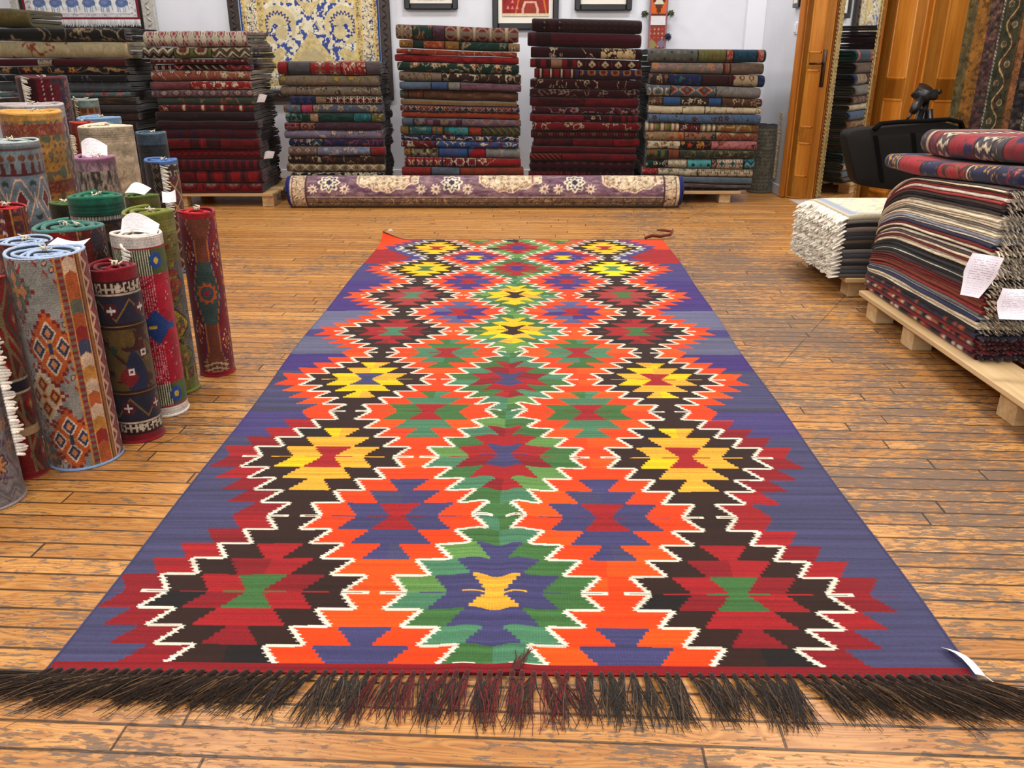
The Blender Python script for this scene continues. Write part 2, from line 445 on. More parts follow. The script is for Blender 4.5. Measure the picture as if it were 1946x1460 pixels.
def wall_material(name, rgb, rough=0.75):
    m, nt, b = new_mat(name); g = NG(nt)
    tc = g.node('ShaderNodeTexCoord')
    n = g.noise(tc.outputs['Object'], 2.2, 4); n2 = g.noise(tc.outputs['Object'], 90.0, 3)
    c = g.mix(g.ss(n, 0.35, 0.7), L3(*rgb), L3(*[int(v * 0.96) for v in rgb]))
    st = g.ss(g.noise(tc.outputs['Object'], 1.1, 5, 0.7), 0.66, 0.74)
    c = g.mix(g.m('MULTIPLY', st, 0.25), c, L3(176, 166, 150))
    nt.links.new(c, b.inputs['Base Color']); b.inputs['Roughness'].default_value = rough
    bp = g.node('ShaderNodeBump'); bp.inputs['Strength'].default_value = 0.12; bp.inputs['Distance'].default_value = 0.002
    nt.links.new(n2, bp.inputs['Height']); nt.links.new(bp.outputs[0], b.inputs['Normal'])
    return m

M_FLOOR = floor_material()
M_WALL = wall_material('white_plaster', (222, 222, 226))
M_CEIL = wall_material('ceiling_paint', (228, 226, 220))
M_TRIMW = plain_mat('white_trim_paint', (226, 226, 230), 0.5)
M_DOOR = wood_mat('varnished_pine', (200, 134, 52), (164, 98, 28), 'z', 9.0, 0.28)
M_DOORX = wood_mat('varnished_pine_rail', (176, 98, 24), (128, 62, 12), 'x', 9.0, 0.28)
M_DOORD = wood_mat('varnished_dark_pine', (176, 108, 40), (134, 76, 22), 'z', 9.0, 0.3)
M_PALLET = wood_mat('raw_pallet_wood', (214, 186, 140), (176, 142, 96), 'y', 8.0, 0.8)
M_PALLETX = wood_mat('raw_pallet_wood_cross', (214, 186, 140), (176, 142, 96), 'x', 8.0, 0.8)
M_METAL = plain_mat('dark_bronze', (74, 54, 40), 0.35, 0.8)
M_MARBLE = plain_mat('pale_threshold_stone', (206, 202, 196), 0.35, 0, 0.12, 6.0)

XL, XR, YB, YF, ZC = -4.4, 2.235, 8.15, -2.6, 3.0
def struct(name, mb, mat, smooth=False):
    o = mb.build(name, mat, None, smooth); o['kind'] = 'structure'; return o
XO = 4.4
mb = MB().box((XL - .15, YF - .15, -0.12), (XO + .15, YB + .15, 0)); struct('floor', mb, M_FLOOR)
mb = MB().box((XL - .15, YF - .15, ZC), (XO + .15, YB + .15, ZC + .12)); struct('ceiling', mb, M_CEIL)
mb = MB().box((XL - .15, YB, 0), (XO + .15, YB + .15, ZC)); struct('wall_back', mb, M_WALL)
mb = MB().box((XL - .15, YF, 0), (XL, YB, ZC)); struct('wall_left', mb, M_WALL)
mb = MB().box((XL - .15, YF - .15, 0), (XO + .15, YF, ZC)); struct('wall_front', mb, M_WALL)
mb = MB().box((XO, YF, 0), (XO + .15, YB, ZC)); struct('wall_right', mb, M_WALL)
# short return wall beside the door
mb = MB().box((XR, 7.06, 0), (XR + .12, YB, ZC)); struct('wall_return', mb, M_WALL)
# thin pilaster line and baseboard
mb = MB().box((2.07, 8.07, 0), (XR, YB, ZC), bev=0.004); struct('trim_1', mb, M_TRIMW)
mb = MB().box((2.218, 7.08, 0), (XR, 8.07, 0.085), bev=0.004); struct('baseboard_right', mb, M_TRIMW)
mb = MB().box((XL, 8.135, 0), (2.06, YB, 0.085), bev=0.004); struct('baseboard_back', mb, M_TRIMW)
# stone threshold
mb = MB().box((2.245, 6.35, 0.0005), (2.75, 6.88, 0.006)); struct('trim_2', mb, M_MARBLE)

def door_leaf(name, parent, w, h, panels, t=0.04, mat=M_DOOR):
    """leaf in local x (0..w), thickness -y, panels: list of (x0,x1,z0,z1)"""
    mb = MB()
    xs = sorted({0, w} | {p[0] for p in panels} | {p[1] for p in panels})
    # core slab, set back
    mb.box((0.01, -t * .5 + .0, 0.01), (w - 0.01, t * .5 - .012, h - 0.01))
    # stiles and rails: everything that is not a panel
    zs = sorted({0, h} | {p[2] for p in panels} | {p[3] for p in panels})
    def inside(cx, cz): return any(p[0] < cx < p[1] and p[2] < cz < p[3] for p in panels)
    for i in range(len(xs) - 1):
        z0 = None
        for k in range(len(zs) - 1):
            cx = (xs[i] + xs[i + 1]) / 2; cz = (zs[k] + zs[k + 1]) / 2
            if not inside(cx, cz):
                if z0 is None: z0 = zs[k]
                z1 = zs[k + 1]
                if k == len(zs) - 2 or inside(cx, (zs[k + 1] + zs[k + 2]) / 2):
                    mb.box((xs[i], -t * .5, z0), (xs[i + 1], t * .5, z1), bev=0.002); z0 = None
            else: z0 = None
    o = mb.build(name, mat, parent, smooth=False)
    return o
def door_panels(parent, panels, t=0.04, mat=M_DOOR):
    for (x0, x1, z0, z1) in panels:
        mb = MB(); g = 0.018
        # moulding frame
        for a, b_ in (((x0, z0), (x0 + g, z1)), ((x1 - g, z0), (x1, z1)), ((x0, z0), (x1, z0 + g)), ((x0, z1 - g), (x1, z1))):
            mb.box((a[0], -t * .5 - .004, a[1]), (b_[0], 0, b_[1]), bev=0.005)
        # raised field
        i = 0.036
        if x1 - x0 > 2.6 * i:
            v = np.array([[x0 + g, -.004, z0 + g], [x1 - g, -.004, z0 + g], [x1 - g, -.004, z1 - g], [x0 + g, -.004, z1 - g],
                          [x0 + i, -t * .5 + .002, z0 + i], [x1 - i, -t * .5 + .002, z0 + i], [x1 - i, -t * .5 + .002, z1 - i], [x0 + i, -t * .5 + .002, z1 - i]])
            mb.add(v, [(4, 5, 6, 7), (0, 1, 5, 4), (1, 2, 6, 5), (2, 3, 7, 6), (3, 0, 4, 7)])
        mb.build('panel', mat, parent, smooth=False)

# the open double door beside the return wall
ang = math.atan2(-0.165, 0.165)
d = empty('door_1', (2.262, 7.02, 0.004), kind='structure', rz=ang)
pn = [(0.055, 0.165, 0.17, 0.44), (0.055, 0.165, 0.55, 0.985), (0.055, 0.165, 1.10, 1.92)]
door_leaf('leaf', d, 0.235, 2.05, pn); door_panels(d, pn)
mb = MB().box((-0.045, -0.05, 0), (0, 0.03, 2.1), bev=0.006); mb.build('door_jamb', M_DOORD, d, False)
mb = MB()
mb.box((0.176, -0.027, 0.86), (0.208, -0.02, 1.13), bev=0.003)
mb.tube([(0.192, -0.027, 1.03), (0.192, -0.066, 1.03), (0.185, -0.07, 1.03), (0.10, -0.07, 1.028)], 0.008, (0.3, 0.25, 0.2), 8)
mb.build('door_handle', M_METAL, d)
d = empty('door_2', (2.262 + math.cos(ang) * .245, 7.02 + math.sin(ang) * .245 + .015, 0.004), kind='structure', rz=ang)
pn = [(0.06, 0.26, 0.17, 0.44), (0.06, 0.26, 0.55, 0.985), (0.06, 0.26, 1.10, 1.92)]
door_leaf('leaf', d, 0.32, 2.05, pn, mat=M_DOORD); door_panels(d, pn, mat=M_DOORD)

# further wooden doors behind the mirror and the bag
pA = np.array([2.66, 6.50]); pB = np.array([2.80, 6.16])
def leaf_between(name, a, b_, h, cols, mat):
    w = float(np.hypot(*(b_ - a))); rz = math.atan2(b_[1] - a[1], b_[0] - a[0])
    dd = empty(name, (a[0], a[1], 0.004), kind='structure', rz=rz)
    pn = []
    for (f0, f1) in cols:
        for (z0, z1) in ((0.14, 0.40), (0.50, 0.80), (0.93, 1.92)): pn.append((f0 * w, f1 * w, z0, z1))
    door_leaf('leaf', dd, w, h, pn, mat=mat); door_panels(dd, pn, mat=mat); return dd
leaf_between('door_3', pA, pB, 2.08, [(0.26, 0.76)], M_DOOR)
leaf_between('door_4', pB + [0.012, -0.006], np.array([3.55, 6.05]), 2.08, [(0.13, 0.40), (0.54, 0.86)], M_DOOR)

# light switch on the return wall (faces the room, seen edge-on)
s = empty('light_switch', (XR, 7.16, 1.10 + 0.19), 'white light switch on the wall left of the wooden door', 'light switch')
MB().box((-0.010, -0.04, -0.045), (0, 0.04, 0.045), bev=0.004).build('switch_plate', M_TRIMW, s, False)
MB().box((-0.016, -0.026, -0.03), (-0.009, 0.026, 0.03), bev=0.003).build('rocker', M_TRIMW, s, False)
# ------------------------------------------------------------------ the big kilim
KC = dict(slate=(70, 70, 106), slateg=(96, 98, 126), greyb=(104, 106, 138), purple=(66, 48, 120), pslate=(72, 64, 122), dkgrey=(66, 64, 84),
          dred=(138, 20, 30), orange=(244, 66, 8), borange=(250, 84, 10), brown=(46, 24, 18), black=(26, 22, 22), red=(164, 26, 32), dullred=(164, 52, 52), gold=(240, 176, 50),
          yellow=(250, 202, 12), byellow=(252, 226, 16), green=(64, 112, 58), tgreen=(74, 130, 96), lgreen=(98, 146, 74), blue=(66, 65, 110), white=(240, 236, 214), lblue=(88, 92, 138))
def kc(n): return np.array(KC[n]) / 255.0
CEN = np.array([.235, .90, 1.53, 2.096, 2.67, 3.22, 3.735]); WST = np.array([-.06, .56, 1.236, 1.823, 2.386, 2.94, 3.482, 4.02])
DST = np.array([.068, .109, .150, .190, .233])
MAIN = {  # column -> per period (ground, inner, core)
 'L': [('brown', 'red', 'green'), ('brown', 'gold', 'red'), ('brown', 'yellow', 'blue'), ('brown', 'red', 'tgreen'), ('brown', 'dullred', 'tgreen'), ('brown', 'yellow', 'green'), ('brown', 'yellow', 'red')],
 'C': [('green', 'blue', 'gold'), ('green', 'red', 'blue'), ('green', 'red', 'blue'), ('green', 'yellow', 'brown'), ('green', 'yellow', 'brown'), ('green', 'red', 'purple'), ('lgreen', 'red', 'purple')],
 'R': [('brown', 'red', 'green'), ('brown', 'gold', 'red'), ('brown', 'gold', 'red'), ('brown', 'red', 'green'), ('brown', 'dullred', 'green'), ('brown', 'byellow', 'tgreen'), ('brown', 'yellow', 'red')]}
SMALL = [('blue', 'blue'), ('blue', 'red'), ('green', 'red'), ('green', 'red'), ('lblue', 'red'), ('purple', 'red'), ('purple', 'yellow'), ('green', 'yellow')]
BORD = [(0, 'slate'), (1.04, 'pslate'), (1.24, 'dkgrey'), (1.27, 'slate'), (1.62, 'purple'), (1.80, 'slateg'), (2.02, 'pslate'), (2.12, 'greyb'), (2.40, 'purple'), (2.95, 'pslate'), (3.34, 'red'), (3.70, 'orange'), (3.98, 'dred')]
def col_u(k, v):
    t = v / 4.0
    return {'L': -0.523 + 0.031 * t, 'C': 0.0 * t + 0.002, 'R': 0.536 - 0.012 * t}[k]
def kil_struct(v, teeth=5):
    """period index, band index from waist, fraction, and lattice half-widths (main, small)"""
    i = np.clip(np.searchsorted(WST, v, side='right') - 1, 0, 6)
    w0 = WST[i]; w1 = WST[i + 1]; c = CEN[i]
    low = v < c
    t = np.where(low, (v - w0) / (c - w0), (w1 - v) / (w1 - c)) * 5
    t = np.clip(t, 0, 4.9999)
    b = np.floor(t).astype(int); f = t - b
    fq = (np.floor(f * teeth) + 0.5) / teeth
    d = DST[b] - 0.040 * fq
    ds = DST[4 - b] - 0.040 * (1 - fq)
    return i, b, f, d, ds, low
def kil_colors(U, V):
    sh = U.shape
    # the weft waves up along the middle of the cloth
    wav = 0.020 * np.exp(-(U / 0.085) ** 2) * (0.4 + 0.6 * vnoise(V * 3.1, V * 0, 4)) - 0.016 * np.exp(-((U - 0.004) / 0.028) ** 2)
    wav *= 1 - 0.6 * np.clip((0.3 - V) / 0.3, 0, 1)
    Vw = V - wav + 0.004 * (vnoise(U * 7, V * 2.5, 3) - 0.5)
    Uw = U + 0.010 * (vnoise(U * 2, V * 5, 8) - 0.5)
    i, b, f, d, ds, low = kil_struct(Vw)
    A = np.empty(sh + (3,))
    uL, uC, uR = col_u('L', V), col_u('C', V), col_u('R', V)
    dl, dc, dr = np.abs(Uw - uL), np.abs(Uw - uC), np.abs(Uw - uR)
    # ground between the columns
    A[:] = kc('orange')
    k = h2(i * 10 + b * 2 + low, (Uw > uC).astype(int) + 2 * (Uw > uC + .25), 5) > 0.72
    A[k] = kc('borange')
    A[(V > 3.50) & (V < 3.62)] = kc('red')
    # small medallions on the half period
    wi = np.where(low, i, i + 1)
    for a, c in ((uL, uC), (uC, uR)):
        um = (a + c) / 2; du = np.abs(Uw - um); z = (Uw > a) & (Uw < c)
        for n in range(8):
            g = z & (wi == n)
            m = g & (du < ds - 0.0915) & (b <= 2); A[m] = kc(SMALL[n][0])
            kk = m & (h2(b + 10 * n, (Uw > um).astype(int) + 2 * low, 31) > .66)
            alt = {'blue': 'slate', 'green': 'tgreen', 'lblue': 'purple', 'purple': 'pslate'}.get(SMALL[n][0])
            if alt: A[kk] = kc(alt)
            A[g & (du < ds - 0.176) & (b == 0)] = kc(SMALL[n][1])
            vv = np.abs(Vw - WST[n])
            A[g & (vv < 0.0022) & (du > .01) & (du < 0.075)] = kc(SMALL[n][1]) * 0.8
            A[g & (vv < 0.0022) & (du > .105) & (du < 0.165)] = kc(SMALL[n][0])
    # side borders
    bi = np.searchsorted([x[0] for x in BORD], V + 0.01 * (vnoise(U * 3, V * 9, 2) - .5), side='right') - 1
    bc = np.array([kc(x[1]) for x in BORD])[np.clip(bi, 0, len(BORD) - 1)]
    for s, dd, cc in ((-1, dl, uL), (1, dr, uR)):
        side = (s * (Uw - cc) > 0)
        A[side] = kc('orange')
        lim = 1.175 if s < 0 else 1.165
        A[side & (Vw < lim)] = kc('dred')
        m = side & (Vw < lim) & (h2(i * 10 + b * 2 + low, s + 5, 9) > .6); A[m] = kc('red')
        m = side & (Vw > lim) & (h2(i * 10 + b * 2 + low, s + 5, 9) > .6); A[m] = kc('borange')
        A[side & (Vw > 3.40)] = kc('pslate')
        bm = side & (dd > d + 0.092); A[bm] = bc[bm]
        t = side & (np.abs(Vw[...] - CEN[np.clip(i, 0, 6)]) < 0.002) & (dd > .29) & (dd < .35)
        A[t] = A[t] * .6 + kc('dred') * .4
    # main medallions
    eps = 0.0042
    _, _, _, dp, _, _ = kil_struct(Vw + eps); _, _, _, dm, _, _ = kil_struct(Vw - eps)
    for name, cu, du in (('L', uL, dl), ('C', uC, dc), ('R', uR, dr)):
        near = du < 0.262
        for n in range(7):
            g = (i == n) & near
            gr, inn, core = MAIN[name][n]
            m = g & (du < d); A[m] = kc(gr)
            hh = h2(b + 10 * n, (Uw > cu).astype(int) + 2 * low, 41)
            if gr == 'green': A[m & (hh > .62)] = kc('tgreen'); A[m & (hh < .18)] = kc('lgreen')
            else: A[m & (hh > .9)] = kc('black')
            m = g & (du < d - 0.0915) & (b >= 2); A[m] = kc(inn)
            if inn == 'gold': A[m & (hh > .75)] = kc('yellow')
            if inn == 'yellow': A[m & (hh > .8)] = kc('gold')
            if inn == 'red': A[m & (hh > .6)] = kc('dred')
            A[g & (du < d - 0.176) & (b == 4)] = kc(core)
            vv = np.abs(Vw - CEN[n])
            A[g & (vv < 0.0026) & (du > .014) & (du < 0.07)] = kc(core)
            A[g & (vv < 0.0022) & (du > .105) & (du < 0.165)] = kc(inn)
        # white outline: slanted steps and the thin horizontal runs
        lo = np.minimum(d, np.minimum(dp, dm)); hi = np.maximum(d, np.maximum(dp, dm))
        bead = 0.0060 + 0.0018 * np.cos(f * 5 * 2 * math.pi)
        wl = near & ((np.abs(du - d) < bead) | ((du > lo) & (du < hi)))
        A[wl] = kc('white')
        ci = CEN[np.clip(i, 0, 6)]; vv = np.abs(Vw - ci)
        lim = .25 if name != 'C' else .248
        tl = (vv < 0.006) & (du > .19) & (du < lim); A[tl] = kc('white'); A[tl & (vv < 0.0016) & (du < lim - .012)] = kc('brown')
        vv = np.minimum(np.abs(Vw - WST[i]), np.abs(Vw - WST[i + 1]))
        tl = (vv < 0.006) & (du > .016) & (du < .068); A[tl] = kc('white'); A[tl & (vv < 0.0016) & (du > .026)] = kc('dullred')
    A[V < 0.004] = kc('dred'); A[V < -0.012] = kc('red') * .9
    A[V > 3.975] = kc('dred') * .8
    # yarn streaks and weave ribs
    st = vnoise(V * 260, U * 3.0, 21) * 0.6 + vnoise(V * 90, U * 1.2, 22) * 0.4
    rb = 0.5 + 0.5 * np.cos(U * 2 * math.pi / 0.0062)
    gr = h2((U * 500).astype(int), (V * 420).astype(int), 77)
    A *= (0.70 + 0.34 * st + 0.08 * rb + 0.10 * (gr - .5))[..., None]
    return np.clip(A, 0, 1)
def kil_edge(v):
    """left and right edge of the cloth (it is not perfectly straight)"""
    l = -0.848 - 0.016 * (v / 4.0) + 0.006 * np.sin(v * 2.1) + 0.004 * np.sin(v * 5.3 + 1)
    r = 0.914 - 0.004 * (v / 4.0) + 0.006 * np.sin(v * 1.7 + 2) + 0.003 * np.sin(v * 6.1)
    return l, r
def kil_world(U, V):
    Y = 1.305 + V
    X = U - 0.044 + 0.0215 * (Y - 1.3)
    lat = (U + 0.85) / 1.77
    Z = 0.0045 + 0.0014 * (vnoise(U * 6, V * 5, 51) + vnoise(U * 14, V * 9, 52) - .6)
    Z = Z + 0.0045 * np.exp(-((U - 0.045) / 0.03) ** 2) + 0.0035 * np.exp(-((U + 0.05) / 0.03) ** 2)
    Y = Y + (lat - .5) * -0.020 * np.clip(1 - V / 4, 0, 1)
    # far corners: left one curls up
    cl = np.clip((V - 3.86) / 0.13, 0, 1) * np.clip((-0.70 - U) / 0.16, 0, 1)
    Z = Z + 0.055 * cl ** 1.5; Y = Y + 0.01 * cl
    return X, Y, Z
vv = [-0.022]; 
while vv[-1] < 3.992: vv.append(vv[-1] + 0.0021 + 0.0011 * max(0.0, vv[-1]))
vv = np.array(vv); NU = 600
tt = np.linspace(0, 1, NU)
l_, r_ = kil_edge(vv)
UU = l_[:, None] * (1 - tt)[None] + r_[:, None] * tt[None]
VV = np.repeat(vv[:, None], NU, 1)
Xk, Yk, Zk = kil_world(UU, VV)
KCOL = kil_colors(UU, VV)
M_KILIM = textile_mat('flat_woven_kilim', 900.0, 0.35, (1.0, 0.55, 1.0), vary=0.10, sheen=0.1)
kil = empty('kilim_rug', (0, 1.3, 0), 'large orange, green and brown kilim with serrated diamonds on the plank floor', 'rug')
kil_o = np.array([0, 1.3, 0.0])
mb = MB(); P = np.stack([Xk, Yk, Zk], -1) - kil_o
mb.grid(P, KCOL, flip=True)
ring = np.concatenate([P[0, ::3], P[::3, -1], P[-1, ::-3], P[::-3, 0]]); rc_ = np.concatenate([KCOL[0, ::3], KCOL[::3, -1], KCOL[-1, ::-3], KCOL[::-3, 0]])
low_ = ring.copy(); low_[:, 2] = 0.0008
mb.grid(np.stack([ring, low_]), np.stack([rc_ * .7, rc_ * .6]))
mb.build('woven_field', M_KILIM, kil, recalc=False)
# selvage cords down the two long sides
for nm, e in (('l', l_), ('r', r_)):
    m2 = MB(); x, y, z = kil_world(e[::6], vv[::6])
    pts = np.stack([x, y, z * .6 + .0010], -1) - kil_o
    bi = np.clip(np.searchsorted([q[0] for q in BORD], vv[::6], side='right') - 1, 0, 12)
    m2.tube(pts, 0.0034, np.array([kc(BORD[k][1]) for k in bi]) * .9, 6)
    m2.build('selvage', M_KILIM, kil, recalc=False)
# tassels: knotted bunches of dark goat hair along the near end
def strand(mb, p0, ang, L, w, colr, rs, lift=0.006, n=7, curl=0.35):
    t = np.linspace(0, 1, n); a = ang + curl * (rs.rand() - .5) * t + 0.15 * np.sin(t * 6 + rs.rand() * 6)
    st = L / (n - 1)
    x = p0[0] + np.concatenate([[0], np.cumsum(np.sin(a[1:]) * st)]); y = p0[1] - np.concatenate([[0], np.cumsum(np.cos(a[1:]) * st)])
    z = p0[2] * (1 - t) ** 2 + (0.0025 + lift * rs.rand() * np.sin(t * math.pi)) * (t > 0) + 0.001
    mb.tube(np.stack([x, y, z], -1), w * (1 - 0.72 * t) + 0.0002, colr, 4, cap=False)
rs = np.random.RandomState(3)
NT = 84
for k in range(NT):
    s = (k + .5 + .25 * (rs.rand() - .5)) / NT
    u = -0.846 + s * 1.758
    x, y, z = kil_world(np.array([u]), np.array([-0.022])); p = np.array([x[0], y[0], z[0]]) - kil_o
    # lie: swept left at the left end, straight in the middle, swept right at the right end
    if s < 0.30: ang = -1.12 * (1 - s / 0.30) ** 0.75 - 0.32
    elif s < .45: ang = -0.32 + 0.3 * (s - .3) / .15
    elif s > 0.80: ang = 0.25 + 0.85 * ((s - .8) / .2) ** .8
    else: ang = -0.02 + 0.27 * (s - .45) / .35
    ang += (0.62 if .25 < s < .82 else .25) * (rs.rand() - .5)
    L = 0.105 + 0.035 * rs.rand() + (0.05 if s < .12 or s > .9 else 0)
    reddish = 0.36 < s < 0.58
    m2 = MB()
    kn = (0.17, 0.10, 0.08) if not reddish else (0.28, 0.08, 0.07)
    m2.tube([(p[0], p[1] + .006, p[2]), (p[0] + .001, p[1] - .004, p[2] + .004), (p[0] + math.sin(ang) * .012, p[1] - .014, p[2] + .003), (p[0] + math.sin(ang) * .018, p[1] - .022, p[2] + .001)],
            [0.003, 0.0055, 0.0058, 0.0040], kn, 6)
    q0 = np.array([p[0] + math.sin(ang) * .014, p[1] - .016, .008])
    ns = 30 if s < .25 or s > .8 else 22
    for j in range(ns):
        v = 0.6 + .8 * rs.rand(); c = np.array([0.15, 0.105, 0.075]) * v
        if rs.rand() < .12: c = np.array([.36, .27, .18])
        if reddish and rs.rand() < .55: c = np.array([.40, .07, .06]) * (0.6 + .6 * rs.rand())
        strand(m2, q0 + [0.012 * (rs.rand() - .5), 0.004 * (rs.rand() - .5), 0], ang + 0.42 * (rs.rand() - .5), L * (0.6 + .45 * rs.rand()), 0.0013, c, rs, curl=0.55)
    m2.build('tassel', M_FRINGE, kil, recalc=False)
# frayed red wisp lying back over the cloth, white tag at the near right corner, braids at the far corners
m2 = MB()
for j in range(16): 
    a = 2.7 + .25 * rs.rand(); strand(m2, np.array([-0.002 + .02 * rs.rand(), -0.015, .012]), a - math.pi * 0 , .06 + .05 * rs.rand(), .0012, np.array([.33, .07, .06]) * (.6 + .7 * rs.rand()), rs, curl=.6)
m2.build('red_wisp', M_FRINGE, kil, recalc=False)
m2 = MB(); x, y, z = kil_world(np.array([.905]), np.array([0.0]))
p = np.array([x[0], y[0], 0]) - kil_o
t = np.linspace(0, 1, 6)
Pg = np.array([[[p[0] + .012 + .022 * b - .03 * a, p[1] + .075 * a - .02, .012 + .012 * math.sin(a * 3) - .006 * b] for b in (0, 1)] for a in t])
m2.grid(Pg, np.full((6, 2, 3), .93)); m2.build('price_tag', M_PAPER, kil)
kil.children[-1]['label'] = 'white paper tag'
m2 = MB(); m2.tube([(p[0] + .03, p[1] - .02, .008), (p[0] + .045, p[1] - .05, .006), (p[0] + .06, p[1] - .085, .004)], .0013, (.9, .88, .8), 6); m2.build('tag_string', M_FRINGE, kil)
m2 = MB(); x, y, z = kil_world(np.array([-.862]), np.array([3.985])); p = np.array([x[0], y[0], z[0]]) - kil_o
for j in range(12): m2.tube([p + [.03, .0, .0], p + [.035 + .02 * rs.rand(), .03 * rs.rand(), .012 * rs.rand()], p + [.045 + .03 * rs.rand(), .05 * rs.rand(), -.012 * rs.rand()]], [.003, .003, .001], (.85, .8, .74), 5)
m2.build('corner_tuft', M_FRINGE, kil)
m2 = MB(); x, y, z = kil_world(np.array([.80]), np.array([3.99])); p = np.array([x[0], y[0], .012]) - kil_o
for j in range(9):
    o = np.array([0, .012 * (rs.rand() - .5), .008 * rs.rand()])
    c = np.array([.42, .14, .06]) if j % 2 else np.array([.24, .12, .07])
    m2.tube(np.array([p + [0, .0, 0], p + [.05, .03, .01], p + [.10, .02, .006], p + [.17, .05, .012], p + [.20, .13, .016], p + [.15, .19, .012], p + [.11, .21, .008]]) + o, [.005, .006, .005, .005, .005, .004, .002], c, 5)
m2.build('corner_braid', M_FRINGE, kil)
# ------------------------------------------------------------------ stacks of folded rugs
ORD = ['topmost', 'second', 'third', 'fourth', 'fifth', 'sixth', 'seventh', 'eighth', 'ninth', 'tenth', 'eleventh', 'twelfth', 'thirteenth',
       'fourteenth', 'fifteenth', 'sixteenth', 'seventeenth', 'eighteenth', 'nineteenth', 'twentieth']
def folded_rug(name, x0, x1, yf, depth, zlo, zhi, segs, seed, edge=(60, 50, 46), sheets=2, nx=190, lob=0.0, fold_dir='y', M=None, back=True, dim=0.70, warp=None):
    """folded carpet: nested U-sheets, fold nose towards -y. zlo/zhi: functions of x (arrays). M: optional local->world map"""
    mb = MB()
    xs = np.linspace(x0, x1, nx); T = (xs - x0) / (x1 - x0)
    rr = np.minimum(1.0, np.minimum(T, 1 - T) / 0.018) ** 0.5
    lo = zlo(xs) + .0016; hi = zhi(xs) - .0016; mid = (lo + hi) / 2; half = (hi - lo) / 2 * (0.86 + 0.14 * rr)
    yn = yf + 0.010 * (vnoise(xs * 4, xs * 0 + seed, seed) - .5) + 0.010 * (1 - rr)
    edge = np.array(edge, float) / 255
    hm = float(np.mean(half))
    for k in range(sheets):
        fo = 1 - k / sheets; fi = fo - 0.80 / sheets
        if k == 0:
            aa = np.linspace(-math.pi / 2, math.pi / 2, 15); ext = np.concatenate([np.linspace(depth, .06, 22), [.04, 0]])
        else:
            aa = np.linspace(-math.pi / 2, math.pi / 2, 7); ext = np.concatenate([np.linspace(depth - .03 * k, .06, 22), [.04, 0]])
        sel = slice(None) if k == 0 else np.unique(np.concatenate([np.arange(0, nx // 8, 2), np.linspace(nx // 8, nx - 1 - nx // 8, 6).astype(int), nx - 1 - np.arange(0, nx // 8, 2)]))
        X = xs[sel]; Mz = mid[sel]; Hh = half[sel]; Yn = yn[sel]
        def path(fr):
            r = Hh * fr
            pts = []; arc = []
            ox = hm * (1 - fr) * .9
            for e in ext: pts.append(np.stack([X, Yn + hm * .95 + e, Mz - r], -1)); arc.append(-(hm * 1.5 + e))
            for a in aa[1:-1]: pts.append(np.stack([X, Yn + ox + hm * .95 * (1 - np.cos(a) * fr) - hm * .95 * (1 - fr) + 0 * r, Mz + np.sin(a) * r], -1)); arc.append(a * hm)
            for e in ext[::-1]: pts.append(np.stack([X, Yn + hm * .95 + e, Mz + r], -1)); arc.append(hm * 1.5 + e)
            return np.stack(pts, 0), np.array(arc)
        Po, arc = path(fo); Pi, _ = path(fi)
        if warp is not None: Po = warp(Po); Pi = warp(Pi)
        if M is not None: Po = M(Po); Pi = M(Pi)
        if k == 0:
            U = np.repeat(X[None], len(arc), 0); V = np.repeat(arc[:, None], len(X), 1); TT = np.repeat(T[None], len(arc), 0)
            colr = worn(strip_pattern(segs, TT, U - x0 + seed * .37, V + (seed % 5) * .013, seed), U, V, seed) * dim
        else:
            colr = np.tile(edge * .9, (len(arc), len(X), 1))
        mb.grid(Po, colr, flip=True)
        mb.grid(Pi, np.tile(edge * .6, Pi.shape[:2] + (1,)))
        for e in (0, -1):      # cut ends (side view shows the folded sheets)
            n = len(arc); a = np.arange(n - 1)
            v = np.concatenate([Po[:, e], Pi[:, e]])
            q = np.stack([a, a + 1, a + 1 + n, a + n], -1)
            if e == 0: q = q[:, ::-1]
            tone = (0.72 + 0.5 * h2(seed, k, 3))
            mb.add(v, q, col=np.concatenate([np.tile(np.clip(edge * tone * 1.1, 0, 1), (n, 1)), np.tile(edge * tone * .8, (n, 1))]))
        for e in (0, -1):      # back ends of the sheet
            v = np.stack([Po[e], Pi[e]]); mb.grid(v, np.tile(edge, v.shape[:2] + (1,)), flip=(e == 0))
    return mb.build(name, M_PILE, None)

def paper_tag(parent, p, w=.07, h=.09, tilt=.5, rz=0.0, bend=.02, ox=(0, 0, 0), face='y', lines=True, n=14):
    """small bent sheet of paper with lines of tiny print; p in world coordinates"""
    U, V = np.meshgrid(np.linspace(0, 1, 70), np.linspace(0, 1, 80))
    colr = np.empty(U.shape + (3,)); colr[:] = (.93, .92, .93)
    if lines:
        rows = np.floor(V * n).astype(int); fv = V * n - rows
        ink = (fv > .35) & (fv < .62) & (U > .1) & (U < .9 - .35 * h2(rows, rows, 5)) & (h2((U * 26).astype(int), rows, 8) > .3) & (rows > 0)
        colr[ink] = (.74, .71, .76)
    X = (U - .5) * w; Zz = (V - .5) * h; Yb = bend * np.cos((U - .4) * 3.0) * (0.4 + V)
    c, s_ = math.cos(tilt), math.sin(tilt)
    y = Yb * c - Zz * s_; z = Yb * s_ + Zz * c
    cz, sz = math.cos(rz), math.sin(rz)
    P = np.stack([X * cz - y * sz, X * sz + y * cz, z], -1) + np.array(p, float)
    po = np.array(parent.matrix_basis.translation) if parent is not None else np.zeros(3)
    if parent is not None and abs(parent.rotation_euler.z) > 1e-6: raise RuntimeError('rot')
    mb = MB(); mb.grid(P - po, colr)
    o = mb.build('price_tag', M_PAPER, parent); o['label'] = 'white paper price tag'
    return o

